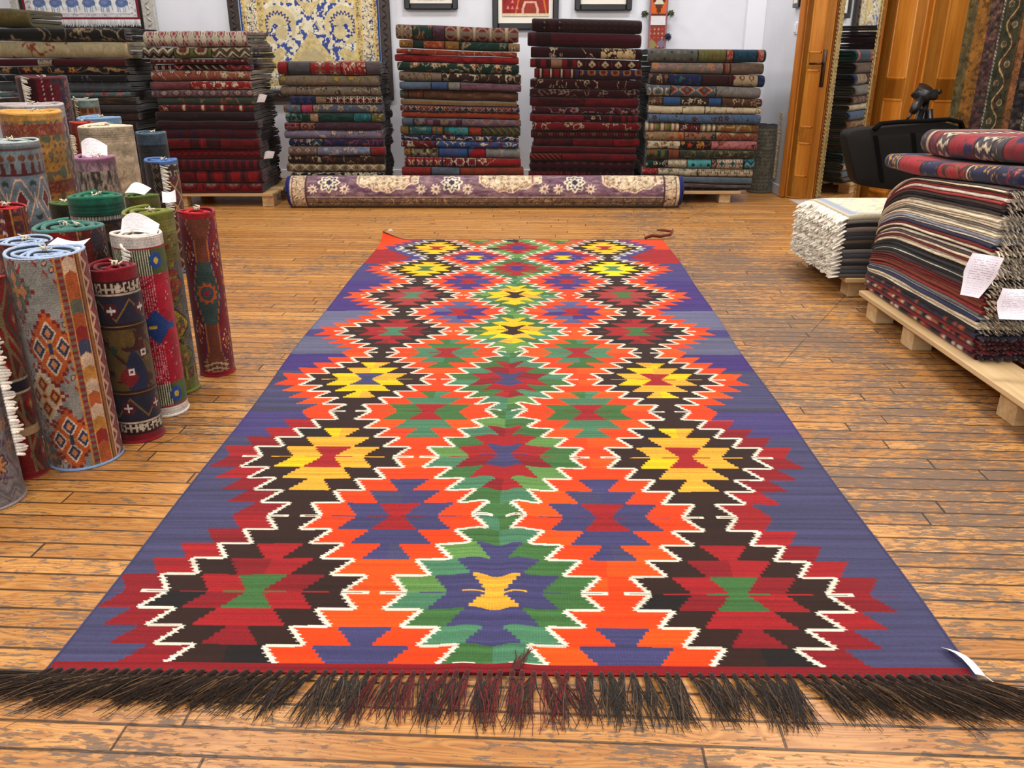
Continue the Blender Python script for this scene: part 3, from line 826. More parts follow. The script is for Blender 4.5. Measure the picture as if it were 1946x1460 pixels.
def P_(kind, *cs, s=0.06): return (1.0, kind, cs, s)
def build_stack(key, where, group, yf, xl, xr, zl, zr, specs, depth=.75, edge=None, seed0=0, jit=.018, slope_mode=None, cat='rug', tags=()):
    """zl / zr: boundary heights (top to bottom) at the left and right end of the stack"""
    n = len(specs)
    zl = np.array(zl); zr = np.array(zr)
    made = []
    xm, hw = (xl + xr) / 2, (xr - xl) / 2; zmin, zmax = min(zl.min(), zr.min()), max(zl.max(), zr.max())
    def warp(P):
        P = P.copy(); b_ = np.clip((P[..., 1] - yf - .05) / .30, 0, 1); b_ = b_ * b_ * (3 - 2 * b_)
        edge_ = lambda x: np.clip((np.abs(x - xm) / hw - .78) / .22, 0, 1.2) ** 2
        P[..., 0] += np.sign(P[..., 0] - xm) * edge_(P[..., 0]) * b_ * .070 * (vnoise(P[..., 1] * 5.0, P[..., 2] * 14.0 + seed0, seed0 + 2) - 1.0)
        env = np.clip((P[..., 2] - zmin) / .30, 0, 1)
        P[..., 2] += env * edge_(P[..., 0]) * b_ * (.030 * (vnoise(P[..., 1] * 2.4 + seed0, P[..., 2] * 3.2, seed0) - .62))
        return P
    for k, sp in enumerate(specs):
        look, segs = sp[0], sp[1]; opt = sp[2] if len(sp) > 2 else {}
        if not isinstance(segs, list): segs = [segs]
        sd = seed0 + k
        def bound(j, zl=zl, zr=zr, key=key):
            def f(x):
                t = (x - xl) / (xr - xl)
                a = 0.0035 if 0 < j < n else 0.002
                return zl[j] * (1 - t) + zr[j] * t + a * (vnoise(x * 5, x * 0 + j * 3.3, seed0 + j) - .5) * 2
            return f
        top, bot = bound(k), bound(k + 1)
        dx0 = jit * (h2(k, 1, seed0) - .5) * 2; dx1 = jit * (h2(k, 2, seed0) - .5) * 2; dy = 0.030 * h2(k, 3, seed0)
        ed = opt.get('edge') or edge or (70, 58, 52)
        ed = tuple(np.clip(np.array(ed) * (0.45 + .5 * h2(k, 4, seed0)), 0, 255))
        xs0, xs1 = (xl + dx0 + opt.get('dl', 0), xr + dx1 + opt.get('dr', 0))
        o = folded_rug('folded_rug', xs0, xs1, yf + dy + opt.get('dy', 0), depth, lambda x: bot(x) + .0006, lambda x: top(x) - .0006, segs, sd * 13 + 5, ed, sheets=opt.get('sheets', 2), warp=warp)
        place = 'topmost in' if k == 0 else ('lowest in' if k == n - 1 else ORD[k] + ' from top in')
        tag(o, f'{look} folded rug, {place} {where}', cat, group)
        made.append(o)
    return made
def zs(ys, px, Y): return [at_depth(px, y, Y)[1] for y in ys]
S_ = lambda e, kind, *cs, s=0.06: (e, kind, cs, s)
q = 3.475
# ---- stack under the blue and gold framed rug
yl = [117, 143, 164, 183.5, 198.5, 215.5, 233, 248.5, 265, 280, 296.5, 312, 328, 342, 354, 372]
Y1 = 6.78
z1 = zs(yl, 620, Y1); z1[-1] = 0.082
spec = [
 ('red rosette', [S_(.10, 'plain', 'red', 'dred'), S_(.32, 'plain', 'dgrey', 'slate', 'dbrown'), S_(.62, 'rosette', 'red', 'taupe', 'cream', 'rust', s=.11), S_(.86, 'floral', 'red', 'cream', 'rust', 'tan', s=.05), S_(1, 'plain', 'dgrey', 'mauve', 'rust')]),
 ('plain olive grey', P_('sparse', 'taupe', 'olive', 'tan', 'gold', s=.11)),
 ('grey beige brown-scrolled', P_('floral', 'taupe', 'dbrown', 'brown', 'beige', s=.085)),
 ('navy tan checked', [S_(.28, 'diamond', 'navy', 'blue', 'plum', 'slate', s=.06), S_(.40, 'plain', 'tan', 'brown'), S_(1, 'boxes', 'dred', 'black', 'cream', 'cream', s=.05)], {'dl': .04}),
 ('grey teal floral', [S_(.18, 'floral', 'steel', 'beige', 'rust', 'green'), S_(.30, 'floral', 'rose', 'crim', 'rose', 'steel', s=.1), S_(1, 'floral', 'slate', 'beige', 'teal', 'tan', s=.09)]),
 ('dark green turquoise-edged', [S_(.25, 'floral', 'dgreen', 'turq', 'teal', 'beige'), S_(.34, 'floral', 'tan', 'cream', 'dbrown', 'rust'), S_(.70, 'plain', 'dgreen', 'teal', 'black'), S_(.88, 'floral', 'teal', 'turq', 'red', 'navy'), S_(1, 'floral', 'olive', 'cream', 'dbrown', 'rust')]),
 ('brown and mauve patched', [S_(.16, 'boxes', 'navy', 'red', 'tan', 'orange', s=.05), S_(.32, 'boxes', 'tan', 'plum', 'orange', 'brown', s=.07), S_(1, 'plain', 'plum', 'dgrey', 'brown')]),
 ('faded lilac', P_('sparse', 'lilac', 'mauve', 'taupe', 'cream', s=.12)),
 ('navy cream-bordered', [S_(.24, 'floral', 'navy', 'cream', 'beige', 'rust', s=.05), S_(.36, 'zig', 'navy', 'tan', 'beige', 'green', s=.1), S_(1, 'sparse', 'navy', 'rust', 'cream', 'red', s=.11)]),
 ('mauve and pale blue', [S_(.3, 'rosette', 'taupe', 'mauve', 'beige', 'red', s=.07), S_(.85, 'floral', 'lilac', 'sky', 'mauve', 'cream', s=.08), S_(1, 'plain', 'red', 'mauve', 'rust')]),
 ('dark brown sparsely ornamented', P_('sparse', 'dbrown', 'beige', 'brown', 'rust', s=.10)),
 ('gold tan repeat-patterned', P_('lattice', 'tan', 'cream', 'brown', 'mustard', s=.09)),
 ('black and cream flowered', P_('floral', 'black', 'cream', 'plum', 'beige', s=.075)),
 ('maroon', P_('sparse', 'dred', 'rust', 'brown', 'tan', s=.08)),
 ('grey brown', P_('rosette', 'taupe', 'dgrey', 'brown', 'beige', s=.08), {'dl': -.02})]
build_stack('S1', 'low stack under blue framed rug', 'folded rugs below the blue and gold framed rug', Y1, -1.765, -1.005, z1, z1, spec, seed0=100)

# ---- tall mixed stack left of the dark red one
yl = [44.5, 74, 92, 102.5, 116.5, 134.5, 154, 169.5, 188.5, 200, 211.5, 224, 238.5, 256, 267, 280, 299.5, 317.5, 335.5, 352]
Y2 = 6.80
zl2 = zs(yl, 760, Y2); zr2 = zs([y + 9 - 8 * k / 19 for k, y in enumerate(yl)], 990, Y2); zl2[-1] = zr2[-1] = .10
spec = [
 ('taupe boxed', [S_(.14, 'boxes', 'taupe', 'brown', 'beige', 'tan', s=.09), S_(.30, 'floral', 'dgreen', 'rust', 'teal', 'tan', s=.09), S_(.40, 'plain', 'plum', 'mauve'), S_(1, 'boxes', 'taupe', 'dred', 'tan', 'beige', s=.12)]),
 ('dark green and rust flowered', [S_(.12, 'floral', 'ochre', 'gold', 'dbrown', 'tan'), S_(.2, 'plain', 'dgreen', 'black'), S_(.38, 'floral', 'rust', 'orange', 'dred', 'tan'), S_(.5, 'floral', 'ochre', 'gold', 'brown', 'tan'), S_(.9, 'sparse', 'dgreen', 'tan', 'rust', 'teal', s=.1), S_(1, 'floral', 'tan', 'orange', 'cream', 'dgreen')]),
 ('rust red with cream motifs', P_('floral', 'rust', 'dred', 'navy', 'beige', s=.08), {'dl': -.02}),
 ('plain crimson', P_('plain', 'red', 'burg', 'rust'), {'dl': -.02}),
 ('dark green orange flowered', P_('floral', 'dgreen', 'tan', 'orange', 'cream', s=.10)),
 ('olive brown cream-flowered', [S_(.35, 'floral', 'taupe', 'brown', 'olive', 'tan', s=.06), S_(1, 'floral', 'dbrown', 'cream', 'olive', 'beige', s=.10)]),
 ('blue, grey and mauve panelled', [S_(.26, 'plain', 'steel', 'slate', 'dgrey'), S_(.40, 'plain', 'blue', 'slate'), S_(.5, 'plain', 'grey', 'taupe', 'olive'), S_(1, 'plain', 'mauve', 'plum', 'brown')]),
 ('brown orange-flowered', [S_(.07, 'sparse', 'brown', 'teal', 'cream', 'olive', s=.1), S_(.2, 'floral', 'brown', 'orange', 'tan', 'rust', s=.09), S_(1, 'plain', 'brown', 'dbrown', 'tan')]),
 ('grey and gold striped', P_('vstripe', 'ochre', 'taupe', 'grey', s=.06)),
 ('rust many-coloured striped', P_('boxes', 'rust', 'navy', 'beige', 'dgreen', s=.05)),
 ('thin rust small-flowered', P_('dots', 'rust', 'beige', 'blue', 'dred', s=.055)),
 ('mauve blue patchwork', [S_(.1, 'plain', 'slate', 'steel'), S_(.5, 'patch', 'plum', 'mauve', 'steel', 'taupe', s=.06), S_(1, 'diamond', 'mauve', 'steel', 'taupe', 'red', s=.12)]),
 ('turquoise and olive', [S_(.07, 'plain', 'ochre', 'teal'), S_(.26, 'floral', 'teal', 'turq', 'dgreen', 'tan'), S_(.36, 'boxes', 'olive', 'rust', 'tan', 'teal', s=.05), S_(.57, 'patch', 'teal', 'turq', 'olive', 'rust', s=.05), S_(.68, 'plain', 'rust', 'dred'), S_(1, 'arrows', 'dgreen', 'olive', 'rust', s=.05)], {'dl': -.02}),
 ('brown and navy cream-scrolled', P_('floral', 'navy', 'cream', 'rust', 'beige', s=.075), {'edge': (40, 60, 120)}),
 ('blue and red scrolled', [S_(.3, 'floral', 'dred', 'cream', 'rust', 'blue', s=.07), S_(1, 'floral', 'blue', 'cream', 'red', 'navy', s=.075)], {'edge': (40, 60, 120)}),
 ('red, blue and grey stepped', [S_(.06, 'boxes', 'ochre', 'brown', 'gold', 'tan', s=.04), S_(.3, 'patch', 'taupe', 'beige', 'olive', 'dbrown', s=.025), S_(.55, 'sparse', 'blue', 'rust', 'navy', 'teal', s=.08), S_(.70, 'zig', 'red', 'crim', 'blue', 'dred', s=.3), S_(1, 'diamond', 'grey', 'lgrey', 'beige', 'dbrown', s=.14)]),
 ('red star-flowered', [S_(.35, 'boxes', 'red', 'rust', 'cream', 'navy', s=.07), S_(.62, 'rosette', 'dred', 'cream', 'red', 'navy', s=.095), S_(1, 'sparse', 'red', 'cream', 'dred', 'rust', s=.11)]),
 ('red lattice and plain grey', [S_(.24, 'lattice', 'red', 'rust', 'dred', 'tan', s=.06), S_(.48, 'plain', 'slate', 'grey', 'taupe'), S_(1, 'plain', 'rust', 'brown', 'dred')], {'dr': .02}),
 ('grey multi-coloured', P_('patch', 'grey', 'steel', 'rust', 'gold', s=.06))]
build_stack('S2', 'mixed stack left of red', 'folded rugs in the tall mixed stack', Y2, -0.865, 0.055, zl2, zr2, spec, seed0=200)

# ---- dark red stack
yl = [33, 60, 88, 110, 129.5, 149, 168, 184, 202, 217, 231.5, 247.5, 263, 279, 291.5, 306.5, 326, 340.5, 356]
Y3 = 6.80
zl3 = zs(yl, 1010, Y3); zr3 = zs([y + 5 - 4 * k / 18 for k, y in enumerate(yl)], 1210, Y3); zl3[-1] = zr3[-1] = .10
B, D = 'burg', 'dred'
DK = (48, 8, 14); DK2 = (62, 12, 22); VD = (34, 10, 14); RD = (112, 14, 22)
spec = [
 ('brown maroon medallion-bordered', [S_(.1, 'plain', VD, DK), S_(.14, 'dots', VD, 'olive', 'tan', s=.04), S_(.22, 'plain', DK, VD), S_(.26, 'dots', VD, 'olive', 'tan', s=.04), S_(1, 'guls', (40, 20, 20), (56, 36, 30), VD, (66, 46, 36), s=.10)]),
 ('plain wine red', [S_(.2, 'stripe', DK2, DK, B, VD, s=.06), S_(1, 'vstripe', (70, 10, 26), DK2, DK, s=.04)], {'dl': -.02}),
 ('maroon with cream leafy corner', [S_(.16, 'plain', DK, VD), S_(.24, 'floral', DK, 'cream', 'tan', 'beige', s=.07), S_(.62, 'sparse', VD, 'beige', DK, B, s=.09), S_(.94, 'floral', (206, 178, 130), VD, DK2, 'dbrown', s=.085), S_(1, 'plain', VD, DK)]),
 ('dark red flower-bordered', [S_(.42, 'stripe', DK, RD, VD, 'tan', s=.08), S_(1, 'rosette', DK, VD, 'beige', RD, s=.10)]),
 ('dark red and blue dotted', [S_(.42, 'stripe', DK, RD, 'beige', 'navy', s=.08), S_(1, 'guls', (50, 24, 36), 'navy', 'ochre', RD, s=.09)]),
 ('dark wine white-speckled', P_('sparse', DK, 'beige', RD, VD, s=.07)),
 ('dark maroon thin-lined', P_('sparse', DK, 'taupe', RD, DK2, s=.09)),
 ('deep red panelled', [S_(.5, 'plain', DK, RD, VD), S_(1, 'plain', (96, 14, 22), DK, RD)]),
 ('maroon dotted', P_('sparse', DK2, 'grey', DK, RD, s=.10)),
 ('deep red with pale zigzag', [S_(.5, 'plain', RD, DK), S_(.66, 'sparse', DK, 'cream', RD, DK, s=.05), S_(1, 'stripe', DK, RD, DK2, DK, s=.05)], {'dl': -.02}),
 ('dark red speckled', P_('sparse', RD, 'beige', DK, DK2, s=.09)),
 ('dark red medallion', P_('guls', DK, RD, VD, 'brown', s=.085)),
 ('bright red panelled', [S_(.36, 'plain', DK, RD), S_(.75, 'plain', (112, 10, 14), DK), S_(1, 'plain', (130, 14, 18), DK)]),
 ('thin dark red plain', P_('plain', (84, 12, 20), DK, RD)),
 ('dark red diagonally striped', [S_(.3, 'arrows', DK, 'rust', RD, s=.04), S_(1, 'plain', RD, DK2, VD)]),
 ('maroon small-medallion', P_('guls', (52, 10, 22), VD, DK2, 'brown', s=.07)),
 ('red and maroon striped', [S_(.3, 'arrows', RD, DK, VD, s=.05), S_(.6, 'stripe', RD, DK, VD, (130, 20, 20), s=.06), S_(1, 'stripe', DK, VD, RD, DK, s=.05)], {'dl': -.02}),
 ('plain red', P_('plain', (120, 16, 24), DK, RD))]
build_stack('S3', 'dark red stack', 'folded rugs in the dark red stack', Y3, .155, .985, zl3, zr3, spec, seed0=300, depth=.5, edge=(40, 10, 14))

# ---- stack beside the standing grey roll
yl = [89, 114.5, 136, 158, 179, 196, 213.5, 230, 247, 265, 281.5, 300.5, 317, 331, 344, 354, 366]
yr = [97, 122.5, 146, 170, 191, 208, 222, 240, 256.5, 273, 290.5, 306, 326, 341.5, 356, 362, 374]
Y4 = 6.72
zl4 = zs(yl, 1222, Y4); zr4 = zs(yr, 1435, Y4)
zl4 = [z - .012 for z in zl4]; zr4 = [z + .012 for z in zr4]
zl4[-1] = zr4[-1] = .098
spec = [
 ('grey green speckled teal-cornered', [S_(.42, 'dots', (92, 96, 88), 'plum', 'taupe', 'rust', s=.05), S_(.66, 'dots', 'olive', 'ochre', 'taupe', 'dbrown', s=.03), S_(.72, 'floral', 'rust', 'pink', 'dred', 'beige', s=.04), S_(.92, 'dots', (24, 62, 82), 'teal', 'navy', 'steel', s=.025), S_(.98, 'floral', 'rust', 'pink', 'red', 'beige', s=.04), S_(1, 'plain', 'teal', 'navy')], {'edge': (30, 70, 62)}),
 ('grey sparsely flowered', [S_(.64, 'sparse', (126, 118, 106), 'pink', 'beige', 'gold', s=.11), S_(.70, 'stripe', 'taupe', 'rust', 'red', 'taupe', s=.04), S_(1, 'plain', (112, 92, 76), 'taupe', 'brown')]),
 ('maroon navy beige-panelled', [S_(.16, 'floral', 'dbrown', 'beige', 'dred', 'tan', s=.07), S_(.45, 'sparse', 'navy', 'teal', 'dbrown', 'olive', s=.09), S_(.68, 'plain', (52, 22, 22), 'dbrown', 'plum'), S_(.72, 'plain', 'burg', 'dred'), S_(.94, 'diamond', 'beige', 'beige', 'dred', 'beige', s=.07), S_(1, 'plain', 'navy', 'blue')]),
 ('grey beige-medallioned', [S_(.2, 'guls', 'slate', 'cream', 'tan', 'teal', s=.09), S_(.6, 'diamond', 'slate', 'beige', 'rust', 'dbrown', s=.13), S_(1, 'sparse', 'grey', 'olive', 'turq', 'taupe', s=.08)]),
 ('blue with cream and red flowers', [S_(.12, 'floral', 'brown', 'beige', 'red', 'tan', s=.05), S_(.28, 'plain', (52, 90, 140), 'blue'), S_(.52, 'floral', 'dbrown', 'cream', 'red', 'beige', s=.07), S_(.64, 'plain', (52, 90, 140), 'blue'), S_(1, 'floral', 'brown', 'beige', 'olive', 'dred', s=.07)]),
 ('cream', [S_(.5, 'sparse', (226, 210, 172), 'dbrown', 'red', 'tan', s=.11), S_(1, 'sparse', (226, 210, 172), 'tan', 'beige', 'brown', s=.10)]),
 ('light blue small-flowered', P_('sparse', (84, 112, 148), 'brown', 'pink', 'dbrown', s=.08)),
 ('beige and red cross-patterned', [S_(.3, 'stripe', 'tan', 'cream', 'rust', 'olive', s=.04), S_(.48, 'sparse', 'dred', 'cream', 'navy', 'teal', s=.06), S_(.62, 'stripe', 'taupe', 'cream', 'olive', 'tan', s=.04), S_(1, 'floral', 'ochre', 'beige', 'dred', 'olive', s=.08)]),
 ('copper brown flowered', [S_(.34, 'floral', 'tan', 'orange', 'beige', 'brown', s=.07), S_(.62, 'floral', (158, 108, 84), 'dred', 'navy', 'green', s=.08), S_(1, 'zig', (150, 96, 70), 'beige', 'rust', 'dred', s=.12)]),
 ('cream with red and black flowers', [S_(.3, 'floral', 'cream', 'red', 'gold', 'dbrown', s=.07), S_(.58, 'floral', 'black', 'gold', 'red', 'orange', s=.08), S_(1, 'sparse', 'pink', 'dbrown', 'cream', 'rust', s=.07)]),
 ('dark olive', [S_(.2, 'patch', 'dgreen', 'olive', 'brown', 'rust', s=.03), S_(.3, 'stripe', 'brown', 'rust', 'olive', 'tan', s=.03), S_(1, 'floral', (52, 52, 38), 'olive', 'dgreen', 'tan', s=.07)]),
 ('turquoise and white panelled', [S_(.12, 'floral', 'dgreen', 'teal', 'cream', 'brown'), S_(.20, 'diamond', 'black', 'cream', 'navy', 'beige', s=.08), S_(.38, 'diamond', 'cream', 'dbrown', 'cream', 'tan', s=.05), S_(.60, 'dots', (90, 178, 178), 'turq', 'navy', 'dbrown', s=.06), S_(.65, 'zig', 'tan', 'navy', 'red', 'beige', s=.06), S_(.9, 'rosette', 'cream', 'red', 'teal', 'navy', s=.085), S_(1, 'zig', 'turq', 'navy', 'teal', 'cream', s=.06)]),
 ('cream and red rosette', [S_(.14, 'floral', 'red', 'crim', 'rust', 'beige'), S_(.5, 'floral', 'cream', 'tan', 'pink', 'teal', s=.08), S_(1, 'rosette', (214, 198, 164), 'dbrown', 'beige', 'rust', s=.075)]),
 ('grey teal striped', P_('vstripe', (120, 132, 128), 'steel', 'taupe', s=.05)),
 ('thin mauve grey', P_('plain', (92, 78, 84), 'taupe', 'plum')),
 ('brown and cream diamond', P_('diamond', 'dbrown', 'beige', 'brown', 'cream', s=.085))]
build_stack('S4', 'stack beside grey roll', 'folded rugs beside the standing grey roll', Y4, 1.035, 1.90, zl4, zr4, spec, seed0=400, depth=.95, edge=(64, 70, 62))

# ---- tall stack on the pallet, left
yl = [58, 89.5, 112, 122.5, 134, 154.5, 171, 185, 199.5, 212.5, 230, 245, 263.5, 283.5, 304, 325, 350, 373]
YA = 6.50
zA = zs(yl, 380, YA); zA[-1] = .106
TG = {'edge': (150, 140, 120)}
spec = [
 ('cream boteh-patterned', P_('boteh', (220, 206, 182), 'dbrown', 'pink', 'dred', s=.085), {'edge': (150, 140, 120)}),
 ('black and cream geometric', [S_(.3, 'zig', 'dbrown', 'cream', 'black', 'beige', s=.07), S_(.65, 'guls', 'olive', 'dbrown', 'beige', 'dred', s=.13), S_(1, 'zig', 'dbrown', 'beige', 'cream', 'olive', s=.09)], {'dl': -.03}),
 ('thin maroon patterned', P_('dots', 'burg', 'brown', 'tan', 'dred', s=.04)),
 ('black and red arrow-patterned', [S_(.2, 'stripe', 'black', 'beige', 'red', 'navy', s=.05), S_(.34, 'zig', 'red', 'dred', 'navy', 'cream', s=.12), S_(.75, 'arrows', 'black', 'beige', 'dred', s=.06), S_(1, 'zig', 'red', 'navy', 'dred', 'tan', s=.10)]),
 ('rust and cream ornate', P_('floral', (150, 80, 62), 'beige', 'dred', 'cream', s=.10), TG),
 ('red and white flowered', [S_(.4, 'plain', (120, 60, 64), 'mauve', 'burg'), S_(1, 'floral', 'red', 'cream', 'navy', 'beige', s=.06)], TG),
 ('faded mauve diamond', P_('diamond', (122, 92, 98), 'dbrown', 'mauve', 'beige', s=.09), TG),
 ('dark green and orange flowered', P_('floral', (58, 68, 56), 'rust', 'dgreen', 'tan', s=.11)),
 ('red white-edged', [S_(.12, 'floral', 'dred', 'beige', 'black', 'red', s=.05), S_(1, 'boxes', 'red', 'dred', 'dgreen', 'cream', s=.14)]),
 ('plain black-brown', P_('plain', (40, 24, 26), 'plum', 'black')),
 ('dark plum', P_('plain', (46, 20, 28), 'burg', 'black')),
 ('dark red, blue-shot', P_('sparse', (76, 12, 22), 'navy', RD, DK, s=.09), {'edge': (50, 20, 24)}),
 ('bright red striped', [S_(.3, 'plain', (120, 8, 18), DK), S_(.6, 'stripe', (120, 8, 18), DK2, (150, 14, 26), DK, s=.1), S_(1, 'plain', (110, 10, 18), DK)], {'edge': (50, 16, 20)}),
 ('crimson', P_('zig', (118, 10, 22), DK2, (130, 16, 26), DK, s=.05), {'edge': (50, 16, 20)}),
 ('dark crimson', P_('stripe', (96, 12, 24), DK2, (120, 12, 22), DK, s=.06), {'edge': (50, 16, 20)}),
 ('red squared', [S_(.3, 'plain', (110, 12, 20), DK), S_(1, 'stripe', (96, 20, 24), (150, 18, 26), DK2, 'brown', s=.13)], {'edge': (50, 16, 20)}),
 ('red oval-medallion', P_('guls', (128, 12, 22), DK2, (128, 12, 22), 'taupe', s=.17), {'edge': (50, 16, 20)})]
stA = build_stack('A', 'stack on left pallet', 'folded rugs on the pallet left of the blue and gold framed rug', YA, -2.63, -1.90, zA, zA, spec, seed0=500, depth=.70)

# ---- far left stack
yl = [52, 78.5, 112, 126.5, 142, 156, 175.5, 186, 200, 214, 230, 250, 272, 296, 322, 350, 380]
YB2 = 6.50
zB = zs(yl, 100, YB2); zB[-1] = .106
spec = [
 ('black with pale scrolls', P_('sparse', (24, 26, 24), 'tan', 'gold', 'beige', s=.16), {'edge': (52, 40, 34)}),
 ('cream gold', P_('sparse', (196, 182, 140), 'rust', 'tan', 'beige', s=.17), {'edge': (170, 154, 104), 'sheets': 2}),
 ('maroon blue-banded', [S_(.34, 'vstripe', 'burg', 'burg', 'steel', s=.2), S_(.46, 'floral', 'beige', 'dred', 'navy', 'steel', s=.07), S_(1, 'vstripe', 'burg', 'burg', 'steel', s=.2)]),
 ('black gold-flowered', P_('floral', 'black', 'tan', 'rust', 'gold', s=.12)),
 ('thin black', P_('sparse', (26, 26, 28), 'dgrey', 'slate', 'steel', s=.14)),
 ('grey blue dotted', P_('dots', (84, 92, 100), 'slate', 'brown', 'lgrey', s=.06)),
 ('light teal flowered', P_('sparse', (92, 124, 130), 'pink', 'beige', 'red', s=.11)),
 ('dark olive-edged', P_('plain', (44, 38, 32), 'ochre', 'black')),
 ('dark grey', P_('plain', (56, 52, 54), 'dgrey', 'black')),
 ('dark brown', P_('plain', (52, 38, 34), 'brown', 'black')),
 ('black brown', P_('plain', (40, 30, 28), 'brown', 'black')),
 ('dark slate', P_('plain', (50, 54, 60), 'slate', 'black')),
 ('dark maroon', P_('plain', (64, 22, 26), 'burg', 'black')),
 ('dark navy', P_('plain', (36, 40, 58), 'navy', 'black')),
 ('dark rust', P_('plain', (80, 42, 30), 'rust', 'black')),
 ('dim brown', P_('plain', (60, 44, 38), 'brown', 'black'))]
stB = build_stack('B', 'far left stack', 'folded rugs below the elephant rug', YB2, -3.78, -2.79, zB, zB, spec, seed0=600, depth=.62, edge=(60, 54, 50))
o = folded_rug('folded_rug', -3.80, -3.50, 6.62, .45, lambda x: zB[0] + .003 + 0 * x, lambda x: zB[0] + .125 + .02 * (vnoise(x * 9, x * 0, 3) - .5), [S_(1, 'plain', (112, 96, 50), 'olive', 'tan')], 77, (90, 80, 50), nx=40)
tag(o, 'small olive folded rug lying on top of the far left stack', 'rug')
# white tags and tufts hanging from the pallet stack's side
for k, (y, z, rz) in enumerate([(6.62, at_depth(488, 188, 6.6)[1], 1.2), (6.66, at_depth(492, 297, 6.6)[1], 1.0)]):
    o = stA[7] if k == 0 else stA[13]
    paper_tag(o, (-1.868, y, z - .0), .09, .06, .5, rz, .012)

# rolled carpet lying in front
mb = MB(); nU, nV = 420, 110
us = np.linspace(-1.70, 1.285, nU); an = np.linspace(0, 2 * math.pi, nV, endpoint=False)
Rr = 0.121; Yc = 6.565
U = np.repeat(us[:, None], nV, 1); AN = np.repeat(an[None], nU, 0)
sq = 1 + 0.10 * np.cos(2 * AN)
Rw = Rr * (1 + .012 * vnoise(U * 3, AN, 5)) * (1 - .06 * (U > 1.22) * ((U - 1.22) / .065) ** 2)
PX = U; PY = Yc - np.cos(AN) * Rw * 1.02; PZ = 0.1175 + np.sin(AN) * Rw * .968
V = np.where(AN > math.pi, AN - 2 * math.pi, AN) * Rr     # 0 = facing camera, + = up
T = (us + 1.70) / 2.985
Tm = np.repeat(T[:, None], nV, 1)
A = np.empty(U.shape + (3,)); A[:] = col((112, 84, 98))
n1 = fbm(U * 14, V * 60, 3); A[n1 > .6] = col((136, 108, 112)); A[n1 < .38] = col((92, 66, 84))
per = .93; cu = (U + 1.55) / per; i = np.floor(cu + .0).astype(int); x = (cu - i - .5) * per
top = V - .055
def cart(xc, w, hgt, base='cream'):
    m = (np.abs(x - xc) / w) + np.abs(top - .02) / hgt
    return m
big = (np.abs(x - .13) / .24) ** 1.3 + np.maximum(0, -(top - .035) / .085) ** 1.2 + .10 * np.cos(x * 60)
A[(big < 1.0)] = col((206, 188, 158)); f = motif('floral', U, V, [(206, 188, 158), 'tan', (120, 80, 84), (150, 120, 96)], .05, 9); A[big < .92] = f[big < .92]
A[(np.abs(big - .8) < .035)] = col((150, 96, 92))
r = np.hypot(x + .30, (top - .035)); th = np.arctan2(top - .035, x + .30)
A[r < .075 + .010 * np.cos(8 * th)] = col((214, 200, 172)); A[(r < .058 + .012 * np.cos(8 * th))] = col((50, 50, 80)); A[r < .044 + .012 * np.cos(8 * th)] = col((214, 200, 172)); A[r < .022] = col((60, 56, 84))
for fx in (-.42, -.18, .40):
    r = np.hypot(x - fx, V - .035); th = np.arctan2(V - .035, x - fx); A[r < .032 + .010 * np.cos(9 * th)] = col((206, 192, 166)); A[r < .012] = col((140, 70, 76))
low = V < -.028
bd = motif('floral', U, V, [(122, 100, 82), (176, 152, 116), (96, 70, 72), (70, 66, 56)], .055, 4); A[low] = bd[low]
A[np.abs(V + .028) < .004] = col((190, 170, 140)); A[np.abs(V + .075) < .003] = col((70, 50, 50)); A[np.abs(V + .034) < .002] = col((60, 44, 60))
A[V < -.115] = col((110, 96, 84))
for e0, e1 in ((0, .045), (.957, 1)):
    m = (Tm >= e0) & (Tm <= e1); e = motif('floral', V, U, [(190, 168, 136), (70, 70, 84), (150, 90, 80), (214, 196, 160)], .06, 12); A[m] = e[m]
m = (np.abs(Tm - .046) < .002) | (np.abs(Tm - .956) < .002) | (np.abs(Tm - .012) < .0015) | (np.abs(Tm - .986) < .0015); A[m] = col((84, 50, 60))
m = (Tm < .0055) | (Tm > .9945); A[m] = col((28, 36, 96))
A = worn(A, U, V, 3, .2)
rol = empty('rolled_carpet', (0, Yc, 0), 'long rolled mauve and cream carpet lying on the floor before the stacks', 'rug')
mb.grid(np.stack([PX, PY - Yc, PZ], -1), A, wrap_v=True)
mb.build('carpet_body', M_PILE, rol, recalc=False)
for e, sx in ((us[0], -1), (us[-1], 1)):
    m2 = MB(); ph = np.linspace(0, 2 * math.pi * 5, 200); rr = Rr * (1 - .155 * ph / (2 * math.pi)) * .955
    m2.tube(np.stack([e + sx * (.004 + .006 * np.cos(ph / 5)) + 0 * ph, -np.cos(ph) * rr, .1175 + np.sin(ph) * rr * .965], -1), .0085, (.11, .14, .36), 6)
    m2.build('bound_end', M_PILE, rol, recalc=False)
rol.children[-1]['label'] = 'navy bound end'
